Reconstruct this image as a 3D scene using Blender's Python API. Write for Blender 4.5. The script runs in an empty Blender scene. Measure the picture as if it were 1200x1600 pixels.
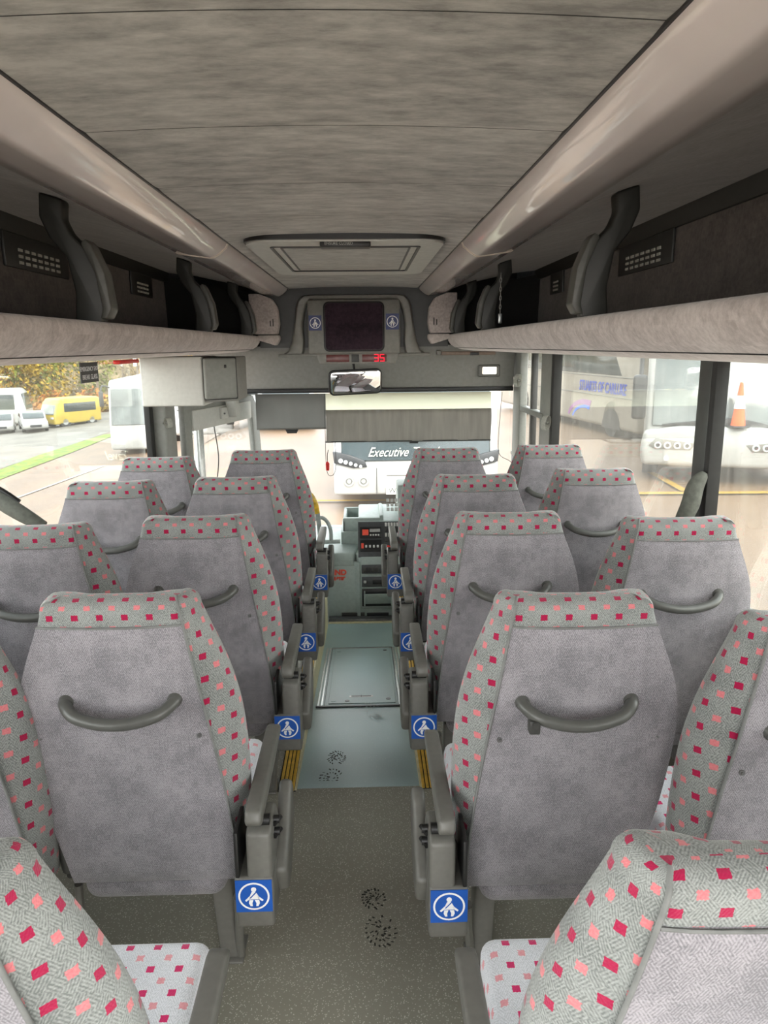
import bpy, bmesh, math, random
from mathutils import Vector, Matrix
random.seed(7)
PI = math.pi
C = bpy.context.scene.collection

# ------------------------------------------------------------------ materials
def newmat(name):
    m = bpy.data.materials.new(name); m.use_nodes = True
    nt = m.node_tree
    for n in list(nt.nodes): nt.nodes.remove(n)
    out = nt.nodes.new('ShaderNodeOutputMaterial')
    return m, nt, out
def nd(nt, t, **kw):
    n = nt.nodes.new(t)
    for k, v in kw.items(): setattr(n, k, v)
    return n
def lk(nt, a, b): nt.links.new(a, b)
def math_n(nt, op, a, b=None, c=None):
    n = nd(nt, 'ShaderNodeMath', operation=op)
    for i, v in enumerate((a, b, c)):
        if v is None: continue
        if isinstance(v, (int, float)): n.inputs[i].default_value = v
        else: lk(nt, v, n.inputs[i])
    return n.outputs[0]
def mixc(nt, f, a, b):
    n = nd(nt, 'ShaderNodeMix', data_type='RGBA')
    if isinstance(f, (int, float)): n.inputs[0].default_value = f
    else: lk(nt, f, n.inputs[0])
    for i, v in ((6, a), (7, b)):
        if isinstance(v, tuple): n.inputs[i].default_value = (*v[:3], 1)
        else: lk(nt, v, n.inputs[i])
    return n.outputs[2]
def plain(name, col, rough=.5, metal=0, noise=0.06, nscale=40, bump=0.0, spec=.5, emit=None, estr=0, coat=0, stretch=None):
    """principled surface with a little procedural tone variation"""
    m, nt, out = newmat(name)
    p = nd(nt, 'ShaderNodeBsdfPrincipled')
    p.inputs['Roughness'].default_value = rough; p.inputs['Metallic'].default_value = metal
    p.inputs['Specular IOR Level'].default_value = spec
    if coat: p.inputs['Coat Weight'].default_value = coat
    tc = nd(nt, 'ShaderNodeTexCoord'); src = tc.outputs['Object']
    if stretch:
        mp = nd(nt, 'ShaderNodeMapping'); mp.inputs['Scale'].default_value = stretch
        lk(nt, src, mp.inputs[0]); src = mp.outputs[0]
    nz = nd(nt, 'ShaderNodeTexNoise'); nz.inputs['Scale'].default_value = nscale; nz.inputs['Detail'].default_value = 5
    lk(nt, src, nz.inputs['Vector'])
    f = nz.outputs[0]
    lo = tuple(max(0, c*(1-noise*2.5)) for c in col); hi = tuple(min(1, c*(1+noise*2.5)) for c in col)
    r = nd(nt, 'ShaderNodeMapRange'); r.inputs[1].default_value = .3; r.inputs[2].default_value = .7
    lk(nt, f, r.inputs[0])
    lk(nt, mixc(nt, r.outputs[0], lo, hi), p.inputs['Base Color'])
    if bump:
        b = nd(nt, 'ShaderNodeBump'); b.inputs['Strength'].default_value = bump; b.inputs['Distance'].default_value = .002
        lk(nt, f, b.inputs['Height']); lk(nt, b.outputs[0], p.inputs['Normal'])
    if emit:
        p.inputs['Emission Color'].default_value = (*emit, 1); p.inputs['Emission Strength'].default_value = estr
    lk(nt, p.outputs[0], out.inputs[0])
    return m

def fabric(name, base, dark, pattern=True, check=.0, cr=((.26, .002, .035), (.36, .006, .06)), pk=((.46, .08, .11), (.66, .25, .25))):
    """seat moquette, driven by UVs measured in metres"""
    m, nt, out = newmat(name)
    p = nd(nt, 'ShaderNodeBsdfPrincipled'); p.inputs['Roughness'].default_value = .92
    p.inputs['Specular IOR Level'].default_value = .15
    p.inputs['Sheen Weight'].default_value = .35; p.inputs['Sheen Roughness'].default_value = .5
    uv = nd(nt, 'ShaderNodeUVMap', uv_map='UVMap')
    sep = nd(nt, 'ShaderNodeSeparateXYZ'); lk(nt, uv.outputs[0], sep.inputs[0])
    u, v = sep.outputs[0], sep.outputs[1]
    # slanted stitched strokes changing direction in 18 mm blocks
    bu = math_n(nt, 'FLOOR', math_n(nt, 'MULTIPLY', math_n(nt, 'ADD', u, v), 39))
    bv = math_n(nt, 'FLOOR', math_n(nt, 'MULTIPLY', math_n(nt, 'SUBTRACT', u, v), 39))
    par = math_n(nt, 'ABSOLUTE', math_n(nt, 'MODULO', math_n(nt, 'ADD', bu, bv), 2))
    d1 = math_n(nt, 'SINE', math_n(nt, 'MULTIPLY', math_n(nt, 'ADD', u, math_n(nt, 'MULTIPLY', v, .6)), 1350))
    d2 = math_n(nt, 'SINE', math_n(nt, 'MULTIPLY', math_n(nt, 'SUBTRACT', u, math_n(nt, 'MULTIPLY', v, .6)), 1350))
    st = math_n(nt, 'ADD', math_n(nt, 'MULTIPLY', par, d1), math_n(nt, 'MULTIPLY', math_n(nt, 'SUBTRACT', 1, par), d2))
    nz = nd(nt, 'ShaderNodeTexNoise'); nz.inputs['Scale'].default_value = 260; nz.inputs['Detail'].default_value = 4
    lk(nt, uv.outputs[0], nz.inputs['Vector'])
    nb = nd(nt, 'ShaderNodeTexNoise'); nb.inputs['Scale'].default_value = 9; nb.inputs['Detail'].default_value = 5
    lk(nt, uv.outputs[0], nb.inputs['Vector'])
    f = math_n(nt, 'ADD', math_n(nt, 'MULTIPLY', st, .19), math_n(nt, 'ADD', math_n(nt, 'MULTIPLY', nz.outputs[0], 1.5), -.25))
    f = math_n(nt, 'ADD', f, math_n(nt, 'MULTIPLY', math_n(nt, 'SUBTRACT', nb.outputs[0], .5), .9))
    if check:
        cu = math_n(nt, 'FLOOR', math_n(nt, 'MULTIPLY', u, 62)); cv = math_n(nt, 'FLOOR', math_n(nt, 'MULTIPLY', v, 62))
        wn = nd(nt, 'ShaderNodeTexWhiteNoise', noise_dimensions='2D')
        cb = nd(nt, 'ShaderNodeCombineXYZ'); lk(nt, cu, cb.inputs[0]); lk(nt, cv, cb.inputs[1]); lk(nt, cb.outputs[0], wn.inputs['Vector'])
        f = math_n(nt, 'ADD', f, math_n(nt, 'MULTIPLY', math_n(nt, 'SUBTRACT', wn.outputs[0], .5), check))
    r = nd(nt, 'ShaderNodeMapRange'); r.inputs[1].default_value = .15; r.inputs[2].default_value = .85
    lk(nt, f, r.inputs[0])
    col = mixc(nt, r.outputs[0], dark, base)
    if pattern:
        a = .0555
        def squares(ou, ov, half, soft):
            fu = math_n(nt, 'ABSOLUTE', math_n(nt, 'SUBTRACT', math_n(nt, 'FRACT', math_n(nt, 'ADD', math_n(nt, 'DIVIDE', u, a), ou)), .5))
            fv = math_n(nt, 'ABSOLUTE', math_n(nt, 'SUBTRACT', math_n(nt, 'FRACT', math_n(nt, 'ADD', math_n(nt, 'DIVIDE', v, a), ov)), .5))
            mx = math_n(nt, 'MAXIMUM', fu, fv)
            mx = math_n(nt, 'ADD', mx, math_n(nt, 'MULTIPLY', math_n(nt, 'SUBTRACT', nz.outputs[0], .5), soft))
            return math_n(nt, 'LESS_THAN', mx, half)
        s1 = squares(0, 0, .135, .05); s2 = squares(.5, .5, .125, .13)
        crim = mixc(nt, nz.outputs[0], *cr)
        pink = mixc(nt, nz.outputs[0], *pk)
        col = mixc(nt, s2, col, pink); col = mixc(nt, s1, col, crim)
    lk(nt, col, p.inputs['Base Color'])
    b = nd(nt, 'ShaderNodeBump'); b.inputs['Strength'].default_value = .35; b.inputs['Distance'].default_value = .0015
    lk(nt, f, b.inputs['Height']); lk(nt, b.outputs[0], p.inputs['Normal'])
    lk(nt, p.outputs[0], out.inputs[0])
    return m

def carpet(name, c1, c2, scale=(1, 1, 1), nscale=30, rows=0.0, rough=.95):
    """mottled nap cloth used on the ceiling and racks"""
    m, nt, out = newmat(name)
    p = nd(nt, 'ShaderNodeBsdfPrincipled'); p.inputs['Roughness'].default_value = rough; p.inputs['Specular IOR Level'].default_value = .12
    p.inputs['Sheen Weight'].default_value = .3
    tc = nd(nt, 'ShaderNodeTexCoord'); mp = nd(nt, 'ShaderNodeMapping'); mp.inputs['Scale'].default_value = scale
    lk(nt, tc.outputs['Object'], mp.inputs[0])
    n1 = nd(nt, 'ShaderNodeTexNoise'); n1.inputs['Scale'].default_value = nscale; n1.inputs['Detail'].default_value = 8; n1.inputs['Roughness'].default_value = .7
    n2 = nd(nt, 'ShaderNodeTexNoise'); n2.inputs['Scale'].default_value = nscale*.12; n2.inputs['Detail'].default_value = 4
    lk(nt, mp.outputs[0], n1.inputs[0]); lk(nt, mp.outputs[0], n2.inputs[0])
    f = math_n(nt, 'ADD', math_n(nt, 'MULTIPLY', n1.outputs[0], .7), math_n(nt, 'MULTIPLY', n2.outputs[0], .3))
    if rows:
        sp = nd(nt, 'ShaderNodeSeparateXYZ'); lk(nt, tc.outputs['Object'], sp.inputs[0])
        wn = nd(nt, 'ShaderNodeTexWhiteNoise', noise_dimensions='2D'); cb = nd(nt, 'ShaderNodeCombineXYZ')
        lk(nt, math_n(nt, 'FLOOR', math_n(nt, 'MULTIPLY', sp.outputs[1], rows)), cb.inputs[0])
        lk(nt, math_n(nt, 'FLOOR', math_n(nt, 'MULTIPLY', sp.outputs[2], rows)), cb.inputs[1]); lk(nt, cb.outputs[0], wn.inputs['Vector'])
        f = math_n(nt, 'ADD', f, math_n(nt, 'MULTIPLY', math_n(nt, 'SUBTRACT', wn.outputs[0], .5), .10))
    r = nd(nt, 'ShaderNodeMapRange'); r.inputs[1].default_value = .38; r.inputs[2].default_value = .64
    lk(nt, f, r.inputs[0]); lk(nt, mixc(nt, r.outputs[0], c1, c2), p.inputs['Base Color'])
    b = nd(nt, 'ShaderNodeBump'); b.inputs['Strength'].default_value = .25; b.inputs['Distance'].default_value = .002
    lk(nt, f, b.inputs['Height']); lk(nt, b.outputs[0], p.inputs['Normal'])
    lk(nt, p.outputs[0], out.inputs[0])
    return m

def vinyl(name, c1, c2, fleck, amount=.66, rough=.45):
    m, nt, out = newmat(name)
    p = nd(nt, 'ShaderNodeBsdfPrincipled'); p.inputs['Roughness'].default_value = rough; p.inputs['Specular IOR Level'].default_value = .4
    tc = nd(nt, 'ShaderNodeTexCoord')
    n1 = nd(nt, 'ShaderNodeTexNoise'); n1.inputs['Scale'].default_value = 4; n1.inputs['Detail'].default_value = 6
    n2 = nd(nt, 'ShaderNodeTexNoise'); n2.inputs['Scale'].default_value = 330; n2.inputs['Detail'].default_value = 2
    n3 = nd(nt, 'ShaderNodeTexVoronoi'); n3.inputs['Scale'].default_value = 150
    for n in (n1, n2, n3): lk(nt, tc.outputs['Object'], n.inputs['Vector'])
    c = mixc(nt, n1.outputs[0], c1, c2)
    c = mixc(nt, math_n(nt, 'MULTIPLY', math_n(nt, 'LESS_THAN', n3.outputs['Distance'], .27), math_n(nt, 'GREATER_THAN', n2.outputs[0], amount-.16)), c, fleck)
    lk(nt, c, p.inputs['Base Color'])
    b = nd(nt, 'ShaderNodeBump'); b.inputs['Strength'].default_value = .25; b.inputs['Distance'].default_value = .001
    lk(nt, n2.outputs[0], b.inputs['Height']); lk(nt, b.outputs[0], p.inputs['Normal'])
    lk(nt, p.outputs[0], out.inputs[0])
    return m

def glass(name, tint=(1, 1, 1), refl=.08, dirt=0.0):
    m, nt, out = newmat(name)
    t = nd(nt, 'ShaderNodeBsdfTransparent'); t.inputs[0].default_value = (*tint, 1)
    g = nd(nt, 'ShaderNodeBsdfGlossy'); g.inputs['Roughness'].default_value = .02
    fr = nd(nt, 'ShaderNodeFresnel'); fr.inputs[0].default_value = 1.45
    mx = nd(nt, 'ShaderNodeMixShader'); lk(nt, math_n(nt, 'MULTIPLY', fr.outputs[0], refl*10), mx.inputs[0])
    lk(nt, t.outputs[0], mx.inputs[1]); lk(nt, g.outputs[0], mx.inputs[2])
    last = mx.outputs[0]
    if dirt:
        tr = nd(nt, 'ShaderNodeBsdfTranslucent'); tr.inputs[0].default_value = (.8, .78, .72, 1)
        tc = nd(nt, 'ShaderNodeTexCoord'); mp = nd(nt, 'ShaderNodeMapping'); mp.inputs['Scale'].default_value = (9, 9, 1.2)
        nz = nd(nt, 'ShaderNodeTexNoise'); nz.inputs['Scale'].default_value = 3; nz.inputs['Detail'].default_value = 8
        lk(nt, tc.outputs['Object'], mp.inputs[0]); lk(nt, mp.outputs[0], nz.inputs['Vector'])
        m2 = nd(nt, 'ShaderNodeMixShader'); lk(nt, math_n(nt, 'MULTIPLY', nz.outputs[0], dirt), m2.inputs[0])
        lk(nt, last, m2.inputs[1]); lk(nt, tr.outputs[0], m2.inputs[2]); last = m2.outputs[0]
    lk(nt, last, out.inputs[0])
    return m

M = {}
M['moquette'] = fabric('seat_moquette', (.30, .315, .305), (.125, .135, .13))
M['cushion_lit'] = fabric('cushion_moquette_lit', (.86, .87, .92), (.60, .62, .65), cr=((.60, .005, .10), (.75, .02, .17)), pk=((.72, .22, .28), (.9, .5, .52)))  # seat moquette made paler: strong light on the cushions put into the colour
M['piping'] = plain('piping_cord', (.17, .175, .17), .9)
M['backcloth'] = fabric('seat_back_cloth', (.33, .31, .335), (.15, .145, .158), pattern=False, check=.17)
M['ceiling'] = carpet('ceiling_cloth', (.225, .22, .20), (.56, .545, .50), (1, 2.3, 1), 11)
M['rackcloth'] = carpet('rack_fascia_cloth', (.36, .31, .285), (.58, .52, .49), (1, 1, 1), 70, rows=26)
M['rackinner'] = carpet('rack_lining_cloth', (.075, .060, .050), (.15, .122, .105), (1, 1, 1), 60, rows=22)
M['hatchcloth'] = carpet('hatch_cloth', (.30, .30, .27), (.56, .56, .51), (1, 3, 1), 20)
M['valance'] = plain('valance_plastic', (.80, .72, .69), .22, noise=.02, nscale=5, coat=.6)
M['dark_gap'] = plain('dark_seam', (.02, .02, .02), .8)
M['grey'] = plain('warm_grey_plastic', (.135, .132, .118), .42, noise=.03, nscale=60)
M['grey_dark'] = plain('dark_grey_plastic', (.045, .045, .042), .45, noise=.04)
M['grey_hl'] = plain('handle_plastic', (.085, .086, .08), .35, noise=.03)
M['rack_bracket'] = plain('bracket_plastic', (.028, .028, .024), .5, noise=.04)
M['btrim'] = plain('bracket_trim', (.075, .075, .065), .45)
M['black'] = plain('black_plastic', (.012, .012, .012), .4)
M['blackmat'] = plain('black_matt', (.01, .01, .01), .9)
M['header'] = plain('header_plastic', (.24, .235, .215), .5, noise=.03)
M['housing'] = plain('housing_plastic', (.21, .205, .185), .45, noise=.04)
M['screen_cover'] = carpet('screen_cloth', (.022, .014, .02), (.05, .03, .042), (1, 1, 1), 60, rows=40)
M['light_panel'] = plain('light_grey_panel', (.50, .50, .465), .5, noise=.02)
M['pillar'] = plain('pillar_trim', (.22, .225, .205), .45, noise=.03)
M['pillar_dark'] = plain('pillar_dark_trim', (.035, .037, .034), .45, noise=.05)
M['rubber'] = plain('window_rubber', (.015, .015, .014), .7)
M['lower'] = carpet('side_wall_cloth', (.10, .10, .10), (.2, .2, .2), (1, 1, 1), 50)
M['floor'] = vinyl('saloon_vinyl', (.23, .22, .175), (.30, .29, .24), (.58, .56, .49), .62)
M['ramp'] = vinyl('aisle_vinyl', (.35, .49, .50), (.44, .58, .59), (.6, .7, .68), .74, .33)
M['yellow'] = plain('yellow_nosing', (.70, .43, .05), .5, noise=.1, nscale=25)
M['cream'] = plain('cream_edge', (.72, .66, .42), .5, noise=.06)
M['alu'] = plain('aluminium', (.55, .57, .56), .3, metal=.7, noise=.05)
M['alu_dark'] = plain('aluminium_frame', (.16, .16, .16), .4, metal=.5)
M['chrome'] = plain('chrome', (.7, .7, .68), .15, metal=1)
M['bluesign'] = plain('sign_blue', (.004, .085, .42), .4, noise=.02)
M['bluedark'] = plain('sign_navy', (.006, .02, .13), .4, noise=.02)
M['white'] = plain('sign_white', (.85, .85, .85), .5, noise=.01)
M['red'] = plain('red_plastic', (.65, .02, .015), .4)
M['redtxt'] = plain('red_lettering', (.8, .09, .05), .5)
M['led'] = plain('led_red', (.5, .0, .02), .5, emit=(1, .0, .02), estr=.7)
M['ledwin'] = plain('led_window', (.12, .025, .022), .3)
M['blind'] = plain('blind_grey', (.27, .27, .26), .8, noise=.03, nscale=4)
M['blindlow'] = plain('blind_fabric_weight', (.30, .285, .26), .8, noise=.05, nscale=6, stretch=(4, 1, .5))
M['dash'] = plain('dash_plastic', (.36, .42, .39), .5, noise=.03)
M['dashdark'] = plain('dash_dark', (.06, .063, .065), .45)
M['button'] = plain('button_grey', (.55, .55, .52), .4)
M['lcd'] = plain('lcd', (.35, .45, .40), .2)
M['railgrey'] = plain('rail_grey', (.38, .42, .40), .4)
M['railyellow'] = plain('rail_yellow', (.72, .46, .04), .35, noise=.15, nscale=30)
M['strap'] = plain('strap_elastic', (.5, .5, .46), .8, nscale=200, noise=.1)
M['tie'] = plain('tieback_cloth', (.10, .105, .09), .85, nscale=60, noise=.08)
M['brown'] = plain('brown_bar', (.17, .12, .09), .5)
M['mirror'] = plain('mirror_glass', (.9, .9, .9), .02, metal=1, noise=0)
M['lamp'] = plain('lamp_lens', (.8, .8, .7), .3, emit=(1, .9, .7), estr=1.2)
M['glass'] = glass('side_glass', (.97, .985, .97), .035, .03)
M['glass_r'] = glass('dusty_side_glass', (.97, .985, .96), .045, .07)
M['screen'] = glass('windscreen_glass', (.98, .99, .985), .03, .03)
# outside
M['asphalt'] = plain('yard_asphalt', (.132, .080, .043), .55, noise=.12, nscale=.6, bump=.2, stretch=(1, .4, 1))
M['road'] = plain('road_grey', (.125, .115, .095), .7, noise=.1, nscale=.5)
M['grass'] = plain('verge_grass', (.11, .17, .008), .9, noise=.2, nscale=2)
M['paint_y'] = plain('road_paint_yellow', (.30, .17, .006), .7, noise=.1)
M['paint_w'] = plain('road_paint_white', (.3, .3, .28), .7)
M['vwhite'] = plain('vehicle_white', (.33, .33, .315), .3, noise=.03, nscale=2, coat=.3)
M['vcream'] = plain('vehicle_cream', (.27, .245, .205), .3, noise=.04, nscale=2, coat=.3)
M['vyellow'] = plain('vehicle_yellow', (.40, .30, .05), .35, noise=.04, nscale=2)
M['vglass'] = plain('vehicle_glass', (.035, .045, .045), .08, noise=.1, nscale=1)
M['vglass_l'] = plain('vehicle_glass_light', (.12, .135, .13), .12, noise=.15, nscale=1)
M['vdark'] = plain('vehicle_dark', (.02, .022, .025), .4)
M['vband'] = plain('vehicle_mask', (.035, .05, .055), .15)
M['tyre'] = plain('tyre', (.02, .02, .02), .8)
M['textblue'] = plain('lettering_blue', (.01, .05, .42), .4)
M['purple'] = plain('livery_purple', (.25, .07, .28), .4)
M['lblue'] = plain('livery_blue', (.03, .16, .75), .4)
M['textgold'] = plain('lettering_cream', (.75, .75, .6), .4)
M['hl'] = plain('headlamp', (.75, .78, .78), .1, metal=.4)
M['orange'] = plain('cone_orange', (.8, .12, .03), .5)
M['bark'] = plain('bark', (.15, .115, .08), .9, noise=.2)
M['leaf_y'] = plain('autumn_yellow_leaves', (.30, .20, .02), .8, noise=.3, nscale=.7)
M['leaf_g'] = plain('green_leaves', (.14, .16, .02), .8, noise=.3, nscale=.7)
M['leaf_o'] = plain('orange_leaves', (.36, .14, .015), .8, noise=.3, nscale=.7)
M['leaf_b'] = plain('bare_brown_twigs', (.20, .155, .085), .9, noise=.3, nscale=.7)

# ------------------------------------------------------------------ mesh helpers
def NB():
    b = bmesh.new(); b.loops.layers.uv.new('UVMap'); return b
def finish(name, bm, mat, parent=None, ang=38, smooth=True, recalc=True, boxuv=False):
    if recalc: bmesh.ops.recalc_face_normals(bm, faces=bm.faces)
    if boxuv:
        uvl = bm.loops.layers.uv['UVMap']; bm.normal_update()
        for f in bm.faces:
            n = f.normal; ax = max(range(3), key=lambda i: abs(n[i]))
            for l in f.loops:
                c = l.vert.co
                l[uvl].uv = (c.x, c.y) if ax == 2 else ((c.x, c.z) if ax == 1 else (c.y, c.z))
    me = bpy.data.meshes.new(name); bm.to_mesh(me); bm.free()
    if smooth:
        me.polygons.foreach_set('use_smooth', [True]*len(me.polygons))
        me.set_sharp_from_angle(angle=math.radians(ang))
    for mm in (mat if isinstance(mat, (list, tuple)) else [mat]): me.materials.append(mm)
    o = bpy.data.objects.new(name, me); C.objects.link(o)
    if parent: o.parent = parent
    return o
def tag(o, label=None, cat=None, group=None, kind=None):
    if label: o['label'] = label
    if cat: o['category'] = cat
    if group: o['group'] = group
    if kind: o['kind'] = kind
    return o
def empty(name, loc=(0, 0, 0), rz=0, label=None, cat=None, group=None):
    o = bpy.data.objects.new(name, None); C.objects.link(o); o.empty_display_size = .1
    o.location = loc; o.rotation_euler = (0, 0, rz)
    return tag(o, label, cat, group)
def box(bm, lo, hi, bev=0, seg=2, mat=0, rot=None):
    lo = Vector(lo); hi = Vector(hi); c = (lo+hi)/2; s = hi-lo
    t = bmesh.new(); bmesh.ops.create_cube(t, size=1)
    for v in t.verts: v.co = Vector((v.co.x*s.x, v.co.y*s.y, v.co.z*s.z))
    if bev: bmesh.ops.bevel(t, geom=list(t.edges), offset=min(bev, min(s)*.49), segments=seg, profile=.5, affect='EDGES')
    mt = Matrix.Translation(c)
    if rot: mt = mt @ rot
    merge(bm, t, mt, mat); return bm
def merge(bm, t, mt=Matrix.Identity(4), mat=0):
    vm = {}
    for v in t.verts: vm[v] = bm.verts.new(mt @ v.co)
    for f in t.faces:
        try: nf = bm.faces.new([vm[v] for v in f.verts]); nf.material_index = mat
        except ValueError: pass
    t.free()
def prism(bm, pts, axis, a, b, bev=0, seg=2, mat=0):
    """polygon in the plane normal to axis, extruded from a to b"""
    def P(p, w):
        return {'x': Vector((w, p[0], p[1])), 'y': Vector((p[0], w, p[1])), 'z': Vector((p[0], p[1], w))}[axis]
    t = bmesh.new()
    v0 = [t.verts.new(P(p, a)) for p in pts]; v1 = [t.verts.new(P(p, b)) for p in pts]
    t.faces.new(v0); t.faces.new(v1[::-1]); n = len(pts)
    for i in range(n): t.faces.new((v0[i], v1[i], v1[(i+1) % n], v0[(i+1) % n]))
    bmesh.ops.recalc_face_normals(t, faces=t.faces)
    if bev: bmesh.ops.bevel(t, geom=list(t.edges), offset=bev, segments=seg, profile=.5, affect='EDGES', clamp_overlap=True)
    merge(bm, t, mat=mat); return bm
def cyl(bm, c0, c1, r0, r1=None, n=16, cap=True, mat=0):
    r1 = r0 if r1 is None else r1
    c0 = Vector(c0); c1 = Vector(c1); d = (c1-c0).normalized()
    a = d.orthogonal().normalized(); b = d.cross(a)
    A = [bm.verts.new(c0+r0*(a*math.cos(2*PI*i/n)+b*math.sin(2*PI*i/n))) for i in range(n)]
    B = [bm.verts.new(c1+r1*(a*math.cos(2*PI*i/n)+b*math.sin(2*PI*i/n))) for i in range(n)]
    fs = [bm.faces.new((A[i], A[(i+1) % n], B[(i+1) % n], B[i])) for i in range(n)]
    if cap: fs += [bm.faces.new(A[::-1]), bm.faces.new(B)]
    for f in fs: f.material_index = mat
    return bm
def catmull(P, k=6):
    P = [Vector(p) for p in P]; Q = [2*P[0]-P[1]]+P+[2*P[-1]-P[-2]]; out = []
    for i in range(1, len(Q)-2):
        a, b, c, d = Q[i-1:i+3]
        for j in range(k):
            t = j/k
            out.append(.5*((2*b)+(c-a)*t+(2*a-5*b+4*c-d)*t*t+(3*b-a-3*c+d)*t**3))
    out.append(P[-1]); return out
def tube(bm, P, r, n=12, k=6, smooth=True, radii=None, mat=0):
    if smooth and len(P) > 2: pts = catmull(P, k)
    else: pts = [Vector(p) for p in P]
    m = len(pts); rings = []; up = None
    for i, p in enumerate(pts):
        d = (pts[min(i+1, m-1)]-pts[max(i-1, 0)]).normalized()
        if up is None: up = d.orthogonal().normalized()
        up = (up-d*up.dot(d)).normalized(); s = d.cross(up)
        rr = r if radii is None else radii(i/(m-1))
        rings.append([bm.verts.new(p+rr*(up*math.cos(2*PI*j/n)+s*math.sin(2*PI*j/n))) for j in range(n)])
    for a, b in zip(rings, rings[1:]):
        for j in range(n): bm.faces.new((a[j], a[(j+1) % n], b[(j+1) % n], b[j])).material_index = mat
    bm.faces.new(rings[0][::-1]).material_index = mat; bm.faces.new(rings[-1]).material_index = mat
    return bm
def sweep(bm, prof, y0, y1, closed=True, mat=0, ny=1):
    """profile in XZ swept along Y"""
    rows = [[bm.verts.new((x, y0+(y1-y0)*k/ny, z)) for x, z in prof] for k in range(ny+1)]
    n = len(prof)
    for A, B in zip(rows, rows[1:]):
        for i in range(n if closed else n-1): bm.faces.new((A[i], A[(i+1) % n], B[(i+1) % n], B[i])).material_index = mat
    if closed: bm.faces.new(rows[0]); bm.faces.new(rows[-1][::-1])
    return bm
def lerp_tab(tab, z):
    if z <= tab[0][0]: return tab[0][1:]
    for a, b in zip(tab, tab[1:]):
        if z <= b[0]:
            t = (z-a[0])/(b[0]-a[0]); return tuple(p+(q-p)*t for p, q in zip(a[1:], b[1:]))
    return tab[-1][1:]
def smooth_tab(tab, n=24):
    out = []
    for p in catmull([Vector((*r, 0, 0, 0)[:3]) for r in tab], 1): pass
    return out
def text_mesh(bm, s, size, mt, depth=.002, shear=0, bold=0, align='CENTER', sx=1):
    cu = bpy.data.curves.new('lettering', 'FONT'); cu.body = s; cu.size = size; cu.align_x = align; cu.align_y = 'CENTER'
    cu.extrude = depth; cu.shear = shear; cu.offset = bold; cu.resolution_u = 3
    o = bpy.data.objects.new('lettering', cu); C.objects.link(o)
    dg = bpy.context.evaluated_depsgraph_get(); me = bpy.data.meshes.new_from_object(o.evaluated_get(dg))
    t = bmesh.new(); t.from_mesh(me)
    merge(bm, t, mt @ Matrix.Diagonal((sx, 1, 1, 1)))
    bpy.data.objects.remove(o); bpy.data.curves.remove(cu); bpy.data.meshes.remove(me)
    return bm
FACE_BACK = Matrix.Rotation(PI/2, 4, 'X')      # text standing up, read by someone looking towards +Y

def rrect(bm, x0, z0, x1, z1, y0, y1, rad, bev=.004, n=7):
    P = []
    for cx_, cz_, st in ((x1-rad, z1-rad, 0), (x0+rad, z1-rad, 1), (x0+rad, z0+rad, 2), (x1-rad, z0+rad, 3)):
        for k in range(n+1): a = (st+k/n)*PI/2; P.append((cx_+rad*math.cos(a), cz_+rad*math.sin(a)))
    return prism(bm, P, 'y', y0, y1, bev, 2)
def ring_annulus(bm, c, r0, r1, d, n=32, ex=(1, 0, 0), ez=(0, 0, 1), nrm=(0, -1, 0)):
    ex, ez, nrm, c = Vector(ex), Vector(ez), Vector(nrm), Vector(c)
    def q(r, i, h): a = 2*PI*i/n; return bm.verts.new(c+ex*r*math.cos(a)+ez*r*math.sin(a)+nrm*h)
    A = [q(r1, i, d) for i in range(n)]; B = [q(r0, i, d) for i in range(n)]; E = [q(r1, i, 0) for i in range(n)]
    for i in range(n):
        j = (i+1) % n
        bm.faces.new((A[i], A[j], B[j], B[i])); bm.faces.new((A[i], E[i], E[j], A[j]))
def poly_plate(bm, pts, c, d, ex=(1, 0, 0), ez=(0, 0, 1), nrm=(0, -1, 0), s=1):
    ex, ez, nrm, c = Vector(ex), Vector(ez), Vector(nrm), Vector(c)
    A = [bm.verts.new(c+ex*p[0]*s+ez*p[1]*s+nrm*d) for p in pts]; B = [bm.verts.new(c+ex*p[0]*s+ez*p[1]*s) for p in pts]
    bm.faces.new(A); n = len(pts)
    for i in range(n): bm.faces.new((A[i], B[i], B[(i+1) % n], A[(i+1) % n]))
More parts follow.
